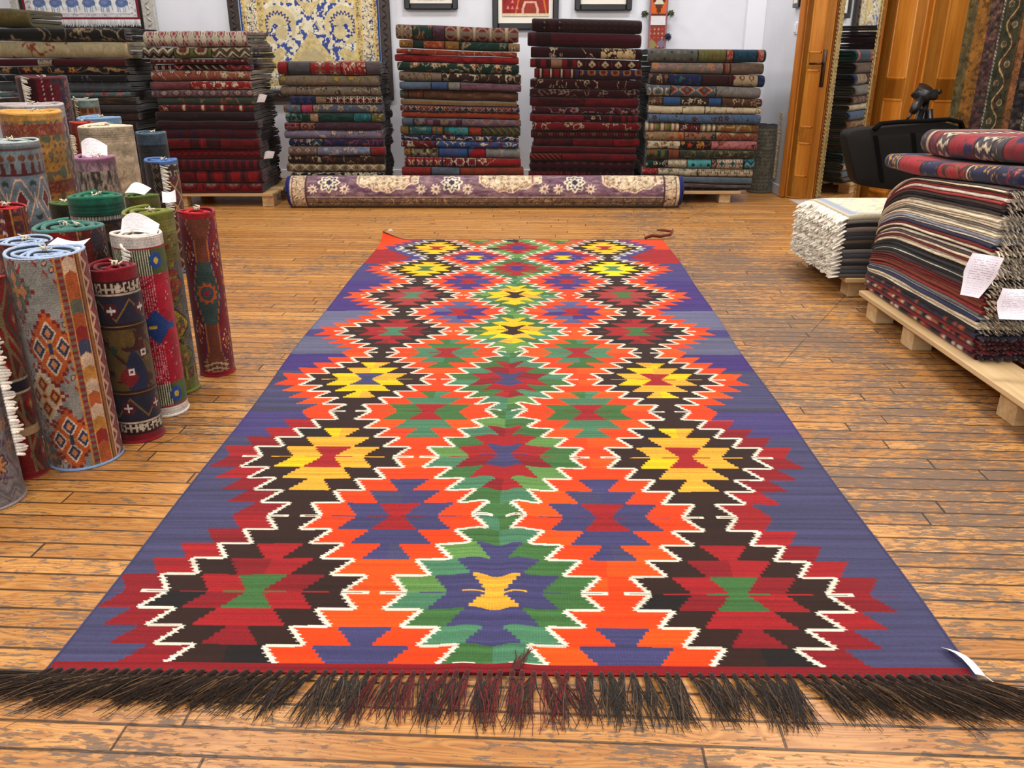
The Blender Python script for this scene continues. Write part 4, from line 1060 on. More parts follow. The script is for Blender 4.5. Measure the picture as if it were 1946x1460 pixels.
# ------------------------------------------------------------------ rolled rugs standing on end
def roll(key, label, tx, ty, w, Y, painter, topc, turns=4.5, pitch=None, seam=None, fringe=None, base_h=None, bead=None, innerc=None, res=1.0, bottomc=None, oval=0.0, tie=True, cx=None, raised=0.0, tags=(), topband=0):
    x, h = at_depth(tx, ty, Y)
    dep = Y * CT - (h - H) * ST
    r = w / 2 / F * dep
    if cx is not None: x = cx
    if base_h: h = base_h
    tcam = math.atan2(-Y, -x)
    root = empty('rolled_rug', (x, Y, 0), label, 'rug', 'rolled rugs standing on end at the left')
    topc = col(topc); innerc = col(innerc) if innerc is not None else topc * .75
    bottomc = col(bottomc) if bottomc is not None else topc * .9
    pitch = pitch or r * .82 / turns
    th = pitch * .50
    sa = tcam + (math.pi if seam is None else seam)
    nth = int(210 * res); nz = int(190 * res)
    wob = lambda a: 1 + 0.018 * np.sin(a * 2 + ty) + 0.010 * np.sin(a * 3 + tx) + oval * np.cos(2 * (a - tcam - math.pi / 2))
    # outer wrap
    ph = np.linspace(0, 2 * math.pi, nth); zz = np.linspace(0.002, h, nz)
    A_ = sa + ph
    rho = (r - pitch * ph / (2 * math.pi)) * wob(A_)
    PH = np.repeat(ph[:, None], nz, 1); ZZ = np.repeat(zz[None], nth, 0)
    RR = rho[:, None] * (1 + .006 * (vnoise(PH * 3, ZZ * 9, int(tx)) - .5))
    P = np.stack([np.cos(A_)[:, None] * RR, np.sin(A_)[:, None] * RR, ZZ], -1)
    dl = (A_ - tcam + math.pi) % (2 * math.pi) - math.pi
    S = np.repeat((dl * r)[:, None], nz, 1)
    colr = painter(S, ZZ, r, h)
    if topband > 0:
        m = ZZ > h - topband; colr[m] = topc * .9
    colr = worn(colr, S + tx, ZZ, int(tx), .20) * .84
    kn = 0.90 + 0.14 * (0.5 + 0.5 * np.cos(ZZ * 2 * math.pi / .0048))
    colr = np.clip(colr * kn[..., None], 0, 1)
    mb = MB(); mb.grid(P, colr)
    # spiral of the inner turns: outer and inner face of the sheet
    n2 = int(turns * 40)
    ph2 = np.linspace(0, 2 * math.pi * turns, n2); A2 = sa + ph2
    ro = np.maximum((r - pitch * ph2 / (2 * math.pi)) * wob(A2), .004); ri = np.maximum(ro - th, .003)
    dz = 0.004 * np.sin(ph2 * 1.7 + tx) - 0.0005 * ph2
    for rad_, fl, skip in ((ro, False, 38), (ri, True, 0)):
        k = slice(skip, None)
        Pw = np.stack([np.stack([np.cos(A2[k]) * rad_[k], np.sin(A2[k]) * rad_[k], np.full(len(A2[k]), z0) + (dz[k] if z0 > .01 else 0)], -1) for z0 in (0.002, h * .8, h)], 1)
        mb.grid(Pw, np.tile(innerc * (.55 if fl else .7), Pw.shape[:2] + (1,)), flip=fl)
    Pe = np.array([[[np.cos(sa) * q_, np.sin(sa) * q_, z0] for z0 in (0.002, h)] for q_ in (ro[0] , ri[0])])
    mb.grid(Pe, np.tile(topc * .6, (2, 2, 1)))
    mb.build('rug_body', M_PILE, root, recalc=False)
    # overcast edge along the spiral
    m2 = MB(); rm = (ro + ri) / 2; br = bead or th * .54
    m2.tube(np.stack([np.cos(A2) * rm, np.sin(A2) * rm, h + dz + .001], -1), br, topc, 7)
    m2.build('bound_edge', M_FRINGE, root, recalc=False)
    m3 = MB(); k = slice(0, 42); m3.tube(np.stack([np.cos(A2[k]) * (ro[k] - .001), np.sin(A2[k]) * (ro[k] - .001), np.full(42, br * 1.0)], -1), br, bottomc, 7)
    m3.build('bound_edge', M_FRINGE, root, recalc=False)
    if tie:      # little white tuft in the core
        m4 = MB(); rs = np.random.RandomState(abs(int(tx)) + 1)
        for j in range(5):
            a = rs.rand() * 6.28; q_ = rs.rand() * .25 * r
            p = np.array([math.cos(a) * q_, math.sin(a) * q_, h + .004])
            m4.tube([p, p + [.010 * (rs.rand() - .5), .01 * (rs.rand() - .5), .012 * rs.rand()], p + [.034 * (rs.rand() - .5), .02 * (rs.rand() - .5), .016 * rs.rand()]], [.0035, .003, .0012], (.86, .82, .72), 5)
        m4.build('yarn_tuft', M_FRINGE, root)
    if fringe:   # fringe down the free edge: (offset angle from camera, z0, z1, tuft length, colour)
        ao, z0, z1, ln, fc = fringe
        m5 = MB(); rs = np.random.RandomState(abs(int(tx)) + 9); nn = int((z1 - z0) / .0085)
        a0 = tcam + ao; tx_, ty_ = -math.sin(a0), math.cos(a0)
        rb = r * wob(np.array([a0]))[0] + .004
        for j in range(nn):
            z = z0 + (z1 - z0) * (j + .5) / nn
            p = np.array([math.cos(a0) * rb, math.sin(a0) * rb, z]); d1 = ln * (.6 + .6 * rs.rand())
            e = p + np.array([math.cos(a0) * .008, math.sin(a0) * .008, 0]) * rs.rand() + np.array([tx_, ty_, 0]) * d1 + [0, 0, -.012 * rs.rand() - .004]
            mid_ = (p + e) / 2 + np.array([math.cos(a0), math.sin(a0), 0]) * .007
            c_ = np.array(col(fc)) * (.78 + .3 * rs.rand())
            m5.tube([p, mid_, e], [.0046, .0044, .0030], c_, 5)
        m5.build('fringe', M_FRINGE, root, recalc=False)
    return root, r, h
def bands(*spec):
    """painter from horizontal bands: (height fraction from the top, kind, colours, scale) listed top to bottom"""
    def f(S, Z, r, h):
        return strip_pattern([(e, k, c, s) for e, k, c, s in spec], (h - Z) / h, S, Z, 5)
    return f
K = dict(G=(142, 138, 128), O=(176, 82, 34), BR=(120, 40, 28))
def p_R1(S, Z, r, h):
    A = np.empty(S.shape + (3,)); A[:] = col((136, 134, 126))
    # diagonal chains of little lozenges crossing the grey ground
    per = .30; t = ((Z - .02 + 0.12) / per) % 1 - .5
    Xs = S + .055
    for sgn in (1, -1):
        dlin = np.abs(((Xs * 1.25 * sgn + Z - .05) / per + .5) % 1 - .5) * per
        m = dlin < .024; L = ((Xs - sgn * Z * .8) / .030) % 1 - .5
        A[m] = col((140, 142, 138)); A[m & (np.hypot(L * 1.1, dlin / .045) < .32)] = col((60, 44, 50)); A[m & (np.hypot(L * 1.1, dlin / .045) < .21)] = col((206, 150, 116))
        e = (np.abs(dlin - .029) < .0055); A[e & ((np.floor(Xs * 90) % 2) > 0)] = col((150, 44, 36)); 
    # big stepped diamonds in between
    for (xc, zc, w_, hh, cs) in ((-.005, h * .60, .066, .105, ('O', (44, 52, 84), (214, 190, 160))), (.0, h * .16, .068, .095, ('O', (44, 52, 84), (214, 190, 160))),
                                 (-.075, h * .86, .050, .085, ((96, 100, 84), (186, 120, 70), (52, 70, 96))), (-.052, h * .375, .060, .085, ((196, 176, 150), (116, 34, 32), (190, 140, 60))), (-.09, h * .07, .05, .07, ((90, 96, 86), (150, 90, 50), (60, 60, 80)))):
        q_ = .0105; d = np.round(np.abs(Xs - xc - .02) / q_) * q_ / w_ + np.round(np.abs(Z - zc) / q_) * q_ / hh
        A[d < 1.08] = col((120, 34, 30)); A[d < .98] = col(K.get(cs[0], cs[0]))
        for (ox, oz) in ((0, .42), (0, -.42), (.5, 0), (-.5, 0)):
            dd = np.abs(Xs - xc - .02 - ox * w_) / (w_ * .34) + np.abs(Z - zc - oz * hh) / (hh * .34)
            A[dd < 1] = col(cs[2]); A[dd < .78] = col(cs[1]); A[dd < .4] = col((190, 124, 72))
        A[d < .22] = col((190, 130, 60)); A[d < .12] = col(cs[1])
    # border stripes
    x = S - .012
    def st(a, b): return (x >= a) & (x < b)
    brd = x > 0
    A[brd] = col((98, 40, 30))
    m = st(0, .020); A[m] = np.where(((Z[m] / .018) % 1 < .5)[:, None], col((130, 42, 34)), col((116, 96, 84)))
    A[np.abs(x - .001) < .002] = col((196, 130, 60)); A[np.abs(x - .021) < .002] = col((206, 150, 80))
    m = st(.023, .060); ch = ((Z + .55 * np.abs(x - .041)) / .038); kk = np.floor(ch).astype(int); cl = [(170, 84, 40), (54, 60, 84), (140, 36, 32), (206, 176, 146), (96, 100, 84), (190, 130, 56)]
    cc = np.array([col(c) for c in cl])[(h2(kk, 0, 4) * 5.99).astype(int)]; A[m] = cc[m]
    A[np.abs(x - .062) < .002] = col((214, 170, 100)); m = st(.065, .082); A[m] = np.where((np.abs(x[m] - .073) < .004)[:, None], col((150, 100, 50)), col((104, 40, 30)))
    A[np.abs(x - .083) < .002] = col((214, 176, 120))
    m = x > .086; zz = motif('zig', Z[m], x[m], [(110, 34, 40), (196, 160, 140), (150, 60, 50), (60, 56, 70)], .05, 2); A[m] = zz
    A[Z < .010] = col((120, 150, 190)) * .8
    return A
def p_R2(S, Z, r, h):
    A = np.empty(S.shape + (3,)); t = (h - Z)
    A[:] = col((92, 72, 34)); A[((S / .005) % 1 < .25)] *= .9
    n = fbm(S * 30, Z * 40, 7)
    A[n > .66] = col((58, 24, 24))
    A[np.abs(((S * 1.1 + Z) / .16) % 1 - .5) < .045] = col((60, 26, 26))
    for (xc, zc, a, b, c) in ((.015, .36 * h + .02, .038, .085, (34, 40, 66)), (-.01, .40 * h, .03, .03, (110, 26, 30)), (.03, .25 * h, .034, .05, (36, 42, 70)), (.0, .24 * h, .045, .028, (112, 26, 30)), (.018, .245 * h, .02, .022, (60, 84, 50)), (-.045, .56 * h, .014, .016, (40, 60, 50)), (.045, .55 * h, .014, .03, (70, 26, 28))):
        A[(np.abs((S - xc) / a) ** 1.4 + np.abs((Z - zc) / b) ** 1.4) < 1] = col(c)
    for (xc, zc) in ((.0, .43 * h), (.012, .245 * h), (.05, .53 * h), (.055, .20 * h)):
        d = np.maximum(np.abs(S - xc), np.abs(Z - zc)); A[(d < .010) & (d > .005)] = col((200, 196, 186))
    for top in (True, False):
        q_ = t if top else Z
        m = q_ < .155; A[m & (q_ > .075)] = col((36, 34, 52))
        zz = np.abs(((S + .02) / .10) % 1 - .5) * .12
        A[m & (q_ > .075) & (np.abs(q_ - .085 - zz) < .004)] = col((120, 92, 44))
        rr = np.hypot(((S + .03) / .10 + .5) % 1 - .5, (q_ - .115) / .10); A[m & (q_ > .075) & (rr < .22)] = col((80, 24, 30)); A[m & (q_ > .075) & (np.minimum(np.abs(((S + .03) / .10 + .5) % 1 - .5), np.abs((q_ - .115) / .10)) < .03) & (rr < .14)] = col((206, 204, 196))
        A[(q_ > .152) & (q_ < .172)] = col((44, 22, 22)); A[np.abs(q_ - .162) < .002] = col((130, 100, 50))
        A[q_ < .075] = col((50, 18, 20)); w = (np.floor(S / .006) % 3 == 0) | (h2(np.floor(S / .006).astype(int), np.floor(q_ / .006).astype(int), 4) > .62)
        A[(q_ > .036) & (q_ < .062) & w] = col((196, 182, 160)); A[np.abs(q_ - .068) < .003] = col((190, 176, 156))
        A[q_ < .030] = col((120, 18, 28))
    return A
def p_R3(S, Z, r, h):
    A = np.empty(S.shape + (3,)); A[:] = col((170, 22, 46)); t = h - Z
    wp = ((S / .0078) % 1 < .30) & (S < .028); A[wp & (h2((S / .0078).astype(int), (Z / .004).astype(int), 2) > .35)] = col((214, 170, 170))
    n = fbm(S * 60, Z * 70, 4); A[(n > .66) & (S > .0)] = col((150, 16, 40)); A[(n > .74)] = col((226, 120, 130))
    e = np.abs(S - .012) / .055 + np.abs(Z - .52 * h) / .058; A[e < 1] = col((36, 66, 130)); A[(e < .5) & (S < .012) & (np.abs(Z - .52 * h) < .006)] = col((214, 180, 60)); A[(np.abs(Z - .515 * h) < .010) & (S > .04) & (S < .085)] = col((36, 66, 130))
    for q_ in (t, Z):
        m = (q_ > .035) & (q_ < .115); A[m] = col((78, 96, 44)); A[m & wp] = col((226, 220, 196)); A[m & (((S / .0078) % 1) > .75) & (S < .03)] = col((46, 40, 40))
        b = np.hypot(S - .045, (q_ - .075) * .9); A[m & (b < .024)] = col((40, 76, 150)); A[m & (b < .009)] = col((220, 190, 60))
        A[q_ < .040] = col((150, 40, 60)); A[q_ < .034] = col((220, 212, 204))
    return A
def p_R4(S, Z, r, h):
    A = np.empty(S.shape + (3,)); A[:] = col((112, 108, 56)); t = h - Z
    A[t > .16] = col((96, 94, 92)); n = fbm(S * 50, Z * 70, 9); A[n > .64] = A[n > .64] * .65
    for zc, c in ((.40 * h, (178, 150, 60)), (.62 * h, (150, 60, 60)), (.22 * h, (110, 100, 50))):
        e = np.abs(S - .03) / .07 + np.abs(Z - zc) / .06; A[e < 1.15] = col((52, 60, 40)); A[e < 1] = col(c); A[np.hypot(S - .03, Z - zc) < .012] = col((120, 50, 90))
    m = motif('patch', S, Z, [(120, 116, 58), (140, 50, 44), (90, 92, 60), (150, 130, 56)], .022, 6); k = (np.abs(S - .045) < .03) & (t > .08) & (n > .45); A[k] = m[k]
    A[Z < .10] = col((112, 112, 56)); k = (Z > .05) & (Z < .10); A[k] = motif('boxes', S, Z, [(110, 108, 52), (60, 70, 50), (140, 60, 50), (150, 140, 60)], .05)[k]
    A[Z < .022] = col((104, 112, 48)); A[t < .06] = col((128, 124, 62)); A[(S / .0075) % 1 < .2] *= .86
    return A
def p_R5(S, Z, r, h):
    A = np.empty(S.shape + (3,)); A[:] = col((120, 28, 34)); t = (h - Z) / h
    q_ = .006; s = np.round(np.abs(S + .005) / q_) * q_; zz = np.round(Z / q_) * q_
    w = .022 + .028 * np.clip(1 - np.abs(t - .47) / .20, 0, 1) + .024 * np.clip(1 - np.abs(t - .06) / .10, 0, 1) + .02 * np.clip(1 - np.abs(t - .93) / .1, 0, 1)
    A[s < w + .010] = col((70, 50, 88)); A[s < w + .004] = col((176, 98, 44)); A[s < w] = np.where((np.abs(t - .47) < .19)[..., None], col((58, 78, 74)), col((110, 60, 44)))[s < w]
    rr = np.hypot(S + .005, (Z - .53 * h)); th = np.arctan2(Z - .53 * h, S); A[rr < .036 + .005 * np.cos(10 * th)] = col((176, 84, 40)); A[rr < .025] = col((60, 72, 80)); A[rr < .012] = col((130, 40, 44))
    for (xc, tc) in ((-.055, .24), (.055, .24), (-.055, .70), (.05, .78)):
        d = np.abs(S - xc) / .022 + np.abs(t - tc) / .09; k = ((np.floor(Z / .008) + np.floor(S / .008)) % 3 == 0); A[(np.abs(d - .85) < .14) & k] = col((216, 190, 150)); A[d < .35] = col((170, 100, 50))
    A[(t > .90) & (s < .05) & (((zz / .018) % 1 + s / .05) % 1 < .4)] = col((190, 164, 130))
    A[(S > .07) & (h2((S * 90).astype(int), (Z * 60).astype(int), 3) > .7)] = col((190, 110, 60))
    A[Z < .018] = col((140, 24, 36)); A[t < .03] = col((150, 30, 38))
    return A
def p_R6(S, Z, r, h):
    A = np.empty(S.shape + (3,)); A[:] = col((124, 30, 28)); n = fbm(S * 20, Z * 20, 3); A[n > .62] = col((104, 22, 24))
    for (xc, zc, w_, hh) in ((.06, h * .80, .05, .10), (.05, h * .38, .05, .10), (.06, h * .12, .045, .09), (.0, h * .58, .05, .09)):
        d = np.abs(S - xc) / w_ + np.abs(Z - zc) / hh; A[np.abs(d - 1) < .10] = col((120, 104, 72)); A[np.abs(d - .62) < .08] = col((64, 66, 56)); A[d < .3] = col((150, 40, 34)); A[d < .14] = col((190, 150, 90))
    A[np.abs(S - .02) < .004] = col((120, 104, 74)); A[(np.abs(Z - h * .48) < .02) & (np.abs(S - .03) < .05)] = col((200, 186, 160)); A[(np.abs(Z - h * .48) < .014) & (np.abs(S - .03) < .045)] = col((40, 34, 48)); A[(np.abs(Z - h * .25) < .012) & (np.abs(S - .03) < .04)] = col((190, 160, 120)); A[Z < .016] = col((120, 22, 30))
    return A
def p_floralgen(*cs, s=.05): return lambda S, Z, r, h: motif('floral', S, Z, cs, s, 3)
def p_R7(S, Z, r, h):
    A = motif('floral', S, Z, [(118, 110, 112), (92, 66, 90), (176, 110, 60), (150, 140, 136)], .06, 4)
    for (xc, zc) in ((.045, .30), (.035, .12)):
        rr = np.hypot(S - xc, Z - zc); th = np.arctan2(Z - zc, S - xc); A[rr < .030 + .008 * np.cos(8 * th)] = col((60, 40, 50)); A[rr < .024 + .008 * np.cos(8 * th)] = col((196, 130, 80)); A[rr < .009] = col((90, 120, 110))
    m = motif('zig', S, Z, [(124, 116, 116), (100, 96, 100), (132, 124, 122), (80, 50, 60)], .05); k = Z < .07; A[k] = m[k]
    return A
def p_R13(S, Z, r, h):
    A = np.empty(S.shape + (3,)); A[:] = col((104, 118, 130)); t = h - Z
    def comb(q_):
        m = (q_ > .03) & (q_ < .115); A[m] = col((112, 126, 132)); tt = ((S / .040) % 1) - .5
        A[m & (q_ > .075) & (np.abs(tt) < .16 + 2.6 * (q_ - .075))] = col((92, 38, 36)); A[m & (q_ < .075) & (np.hypot(tt, (q_ - .058) / .035) < .36)] = col((104, 62, 44)); A[(q_ > .115) & (q_ < .125)] = col((80, 30, 34)); A[(q_ > .02) & (q_ < .03)] = col((90, 60, 56))
    comb(t); comb(t - .30)
    m = (t > .135) & (t < .31); zz = np.abs((((S + .01) / .11) % 1) - .5) * 2; y_ = np.abs(t - .222) / .085
    A[m & (np.abs(y_ - np.clip(zz * 1.35 - .1, 0, 1)) < .075)] = col((206, 168, 132))
    d = np.abs((((S + .065) / .11) % 1) - .5) * 2.6 + y_; A[m & (d < .62)] = col((196, 186, 170)); A[m & (d < .48)] = col((110, 34, 36)); A[m & (d < .12)] = col((60, 60, 80))
    d2 = np.hypot(((((S + .01) / .11) % 1) - .5) * 2.4, y_); A[m & (np.abs(S % .11 - .045) < .002) & (y_ < .4)] = col((220, 210, 190)); A[m & (d2 > .7) & (d2 < .9) & (np.abs((((S + .01) / .11) % 1) - .5) < .14)] = col((44, 60, 58))
    k = t > .44; z2 = motif('zig', S, Z, [(120, 96, 60), (80, 96, 110), (150, 112, 56), (60, 70, 80)], .07, 4); A[k] = z2[k]; A[t < .012] = col((150, 160, 160))
    return A
def p_R14(S, Z, r, h):
    A = motif('dots', S, Z, [(168, 122, 54), (92, 72, 88), (150, 100, 50), (70, 60, 80)], .032, 8); t = h - Z
    n = fbm(S * 40, Z * 40, 5); A[n > .60] = col((104, 92, 70)); k = h2(np.floor(S / .07).astype(int), np.floor(Z / .08).astype(int), 4) > .72; rr = np.hypot((S / .07) % 1 - .5, (Z / .08) % 1 - .5); A[k & (rr < .34)] = col((88, 98, 76))
    for a, b in ((.045, .095), (.29, .345)):
        m = (t > a) & (t < b); f = motif('floral', S, Z, [(124, 58, 40), (150, 84, 70), (90, 40, 40), (150, 110, 70)], .035, 7); A[m] = f[m]
    A[t < .030] = col((184, 136, 66)); return A
def p_R20(S, Z, r, h):
    A = np.empty(S.shape + (3,)); A[:] = col((186, 170, 142)); n = fbm(S * 24, Z * 60, 5); A[n > .6] *= .9
    A[(Z > h - .07) & ((Z / .010) % 1 < .3)] *= .82
    w = fbm(S * 16 + 3, Z * 12, 12); k = (np.abs(w - .5) < .02) & (np.hypot((S - .05) / .05, (Z - h * .55) / .16) < 1); A[k] = col((150, 104, 92)); return A
def p_R21(S, Z, r, h):
    A = np.empty(S.shape + (3,)); A[:] = col((124, 112, 100)); n = fbm(S * 110, Z * 36, 6); A[n > .56] = col((62, 56, 52)); A[n < .40] = col((160, 148, 132)); A[Z > h - .05] = np.where((n > .5)[..., None], col((150, 120, 130)), col((110, 88, 96)))[Z > h - .05]; return A
def p_R23(S, Z, r, h):
    A = motif('lattice', S, Z, [(96, 52, 42), (184, 150, 110), (70, 56, 80), (150, 90, 50)], .10, 4); m = Z > h - .075
    f = motif('guls', S, Z, [(60, 46, 40), (40, 34, 36), (190, 170, 140), (60, 48, 40)], .055); A[m] = f[m]; A[Z > h - .016] = col((70, 104, 156)); A[(S < -.02)] = np.where((np.abs(S + .05) < .022)[..., None] & (motif('diamond', S, Z, ['black', 'beige', 'dbrown', 'tan'], .045) > .3), col((150, 130, 100)), col((44, 36, 34)))[S < -.02]; return A
def p_R9(S, Z, r, h):
    A = np.empty(S.shape + (3,)); A[:] = col((104, 34, 30)); x = (S + .04)
    st = ((x / .052) % 1); A[st < .10] = col((190, 140, 90)); A[(st > .16) & (st < .36)] = np.where(((Z / .03 + np.abs(st - .26) * 4) % 1 < .5)[..., None], col((60, 70, 60)), col((170, 92, 50)))[(st > .16) & (st < .36)]
    zz = np.abs(((Z / .07) % 1) - .5) * 2; k = (x > -.03) & (x < .05) & (np.abs((x + .03) / .08 - zz) < .35); A[k] = col((150, 30, 30)); A[x > .10] = motif('diamond', S, Z, [(60, 50, 56), (150, 70, 50), (44, 44, 56), (200, 180, 160)], .08)[x > .10]; return A
def p_R10(S, Z, r, h):
    A = motif('boxes', S, Z, [(150, 84, 30), (54, 50, 70), (120, 34, 30), (104, 34, 24)], .055, 4); x = ((S + .01) / .10) % 1; A[x < .2] = col((96, 34, 24)); A[np.abs(x - .21) < .03] = col((190, 130, 60)); A[(x > .85)] = motif('zig', S, Z, [(120, 40, 40), (200, 170, 150), (60, 70, 110), (150, 80, 50)], .04)[x > .85]; return A
def p_R11(S, Z, r, h):
    t = h - Z; A = np.empty(S.shape + (3,)); A[:] = col((70, 50, 36)); n = fbm(S * 30, Z * 30, 4); A[n > .58] = col((100, 74, 44)); A[np.abs(((S * 1.2 + Z) / .11) % 1 - .5) < .09] = col((36, 36, 52))
    A[t < .085] = col((34, 32, 36)); A[(np.abs(t - .068) < .006) & (S % .006 < .004)] = col((176, 170, 156)); A[t < .055] = col((26, 84, 66)); A[(t < .055) & ((t / .012) % 1 < .25)] *= .75; return A
def p_plain(*cs): return lambda S, Z, r, h: motif('plain', Z, S, cs, .05, 4)
def p_R16(S, Z, r, h):
    A = motif('plain', Z, S, [(88, 14, 26), (72, 10, 20), (104, 20, 32)], .05, 4)
    for x0 in (-.012, .035): A[(np.abs(S - x0) < .0025) & ((Z / .014) % 1 < .4)] = col((200, 184, 170))
    A[S < -.045] = col((50, 12, 18)); A[(Z > h - .03) & (S > .03)] = col((60, 40, 44)); k = (S > .10); A[k] = motif('floral', S, Z, [(30, 28, 48), (150, 70, 40), (70, 20, 30), (40, 40, 70)], .05)[k]; return A
def p_R17(S, Z, r, h):
    t = h - Z; A = motif('boxes', S, Z, [(128, 78, 40), (90, 30, 26), (60, 60, 40), (160, 110, 60)], .05, 4); A[t < .05] = motif('zig', S, Z, [(96, 72, 44), (40, 30, 28), (130, 100, 60), (70, 40, 30)], .03)[t < .05]; A[t < .038] = col((112, 128, 122)); return A

ROLLS = {}
def R(key, *a, **k): ROLLS[key] = roll(key, *a, **k)
sky = (160, 186, 220)
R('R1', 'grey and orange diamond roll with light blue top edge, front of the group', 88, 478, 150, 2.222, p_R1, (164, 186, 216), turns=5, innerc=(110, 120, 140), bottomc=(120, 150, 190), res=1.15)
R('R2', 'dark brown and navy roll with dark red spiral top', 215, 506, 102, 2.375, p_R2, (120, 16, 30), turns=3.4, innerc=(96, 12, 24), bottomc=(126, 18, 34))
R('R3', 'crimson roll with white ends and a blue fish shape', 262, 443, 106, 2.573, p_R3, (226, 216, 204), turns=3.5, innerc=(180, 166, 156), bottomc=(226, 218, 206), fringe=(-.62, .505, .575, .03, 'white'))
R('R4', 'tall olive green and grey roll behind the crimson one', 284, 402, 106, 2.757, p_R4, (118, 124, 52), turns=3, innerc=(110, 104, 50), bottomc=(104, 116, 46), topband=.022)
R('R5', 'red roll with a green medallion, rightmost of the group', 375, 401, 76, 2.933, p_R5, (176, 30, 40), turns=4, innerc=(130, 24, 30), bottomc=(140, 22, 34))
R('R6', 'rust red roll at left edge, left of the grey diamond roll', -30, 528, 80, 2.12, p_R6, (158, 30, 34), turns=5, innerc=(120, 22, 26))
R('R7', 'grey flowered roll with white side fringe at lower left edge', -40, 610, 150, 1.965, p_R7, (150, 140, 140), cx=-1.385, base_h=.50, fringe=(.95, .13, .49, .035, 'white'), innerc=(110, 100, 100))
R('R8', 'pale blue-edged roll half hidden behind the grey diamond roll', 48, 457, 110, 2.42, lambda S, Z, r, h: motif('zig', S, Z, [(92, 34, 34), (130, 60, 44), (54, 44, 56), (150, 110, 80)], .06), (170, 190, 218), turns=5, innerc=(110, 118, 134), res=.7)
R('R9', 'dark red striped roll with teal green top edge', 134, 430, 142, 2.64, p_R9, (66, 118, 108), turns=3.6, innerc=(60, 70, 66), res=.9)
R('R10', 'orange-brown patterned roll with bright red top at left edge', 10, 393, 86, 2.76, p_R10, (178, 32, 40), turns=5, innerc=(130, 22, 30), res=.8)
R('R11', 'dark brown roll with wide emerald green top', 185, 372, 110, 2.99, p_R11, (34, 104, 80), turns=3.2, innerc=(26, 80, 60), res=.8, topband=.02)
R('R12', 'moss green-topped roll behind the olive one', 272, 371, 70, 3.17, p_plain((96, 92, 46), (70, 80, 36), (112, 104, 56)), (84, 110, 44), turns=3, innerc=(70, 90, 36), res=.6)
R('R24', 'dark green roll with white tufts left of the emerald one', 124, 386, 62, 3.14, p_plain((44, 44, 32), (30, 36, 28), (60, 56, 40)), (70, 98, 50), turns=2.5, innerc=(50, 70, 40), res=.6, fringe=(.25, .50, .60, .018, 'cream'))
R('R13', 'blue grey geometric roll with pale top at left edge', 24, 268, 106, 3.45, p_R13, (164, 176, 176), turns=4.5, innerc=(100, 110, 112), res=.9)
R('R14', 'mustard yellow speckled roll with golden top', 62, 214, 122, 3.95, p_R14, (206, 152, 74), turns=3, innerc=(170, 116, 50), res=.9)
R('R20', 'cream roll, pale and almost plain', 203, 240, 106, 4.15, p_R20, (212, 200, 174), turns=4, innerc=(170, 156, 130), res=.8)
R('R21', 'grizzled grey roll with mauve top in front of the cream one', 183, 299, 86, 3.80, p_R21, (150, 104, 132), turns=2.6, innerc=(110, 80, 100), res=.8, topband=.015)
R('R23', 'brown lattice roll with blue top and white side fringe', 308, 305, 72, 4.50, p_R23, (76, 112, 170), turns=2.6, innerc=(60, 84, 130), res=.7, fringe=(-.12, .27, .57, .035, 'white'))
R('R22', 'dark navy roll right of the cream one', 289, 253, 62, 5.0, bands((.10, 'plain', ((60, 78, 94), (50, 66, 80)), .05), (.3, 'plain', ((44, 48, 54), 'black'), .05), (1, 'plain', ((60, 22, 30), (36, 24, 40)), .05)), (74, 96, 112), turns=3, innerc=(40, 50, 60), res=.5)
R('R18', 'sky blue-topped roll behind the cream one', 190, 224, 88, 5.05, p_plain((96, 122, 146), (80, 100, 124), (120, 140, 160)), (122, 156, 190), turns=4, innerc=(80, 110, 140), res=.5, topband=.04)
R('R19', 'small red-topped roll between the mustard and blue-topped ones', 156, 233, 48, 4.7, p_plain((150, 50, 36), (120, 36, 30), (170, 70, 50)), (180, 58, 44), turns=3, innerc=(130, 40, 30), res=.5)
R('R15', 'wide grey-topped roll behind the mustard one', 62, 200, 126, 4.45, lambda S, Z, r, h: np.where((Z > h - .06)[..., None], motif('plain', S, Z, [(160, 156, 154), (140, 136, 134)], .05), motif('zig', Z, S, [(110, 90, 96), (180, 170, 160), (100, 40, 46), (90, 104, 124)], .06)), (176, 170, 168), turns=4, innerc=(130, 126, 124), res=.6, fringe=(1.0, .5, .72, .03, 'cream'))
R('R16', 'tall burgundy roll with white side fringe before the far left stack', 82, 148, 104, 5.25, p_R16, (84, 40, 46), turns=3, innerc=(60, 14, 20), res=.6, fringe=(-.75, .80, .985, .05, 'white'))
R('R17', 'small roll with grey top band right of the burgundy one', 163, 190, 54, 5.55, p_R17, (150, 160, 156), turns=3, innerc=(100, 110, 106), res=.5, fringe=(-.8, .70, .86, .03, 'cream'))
def rtag(key, px, py, Y, w_, h_, tilt, rz, bend, z=None, **kk):
    x, zz = at_depth(px, py, Y); paper_tag(ROLLS[key][0], (x, Y, zz if z is None else z), w_, h_, tilt, rz, bend, **kk)
rtag('R1', 128, 462, 2.31, .125, .055, -1.15, -.35, .010)
rtag('R3', 266, 434, 2.585, .105, .050, -.95, .10, -.030)
rtag('R12', 262, 362, 3.16, .085, .045, -1.1, -.3, -.014)
rtag('R12', 321, 373, 3.10, .048, .045, -.5, .25, .015)
rtag('R21', 180, 288, 3.84, .10, .075, -.7, .3, -.035)
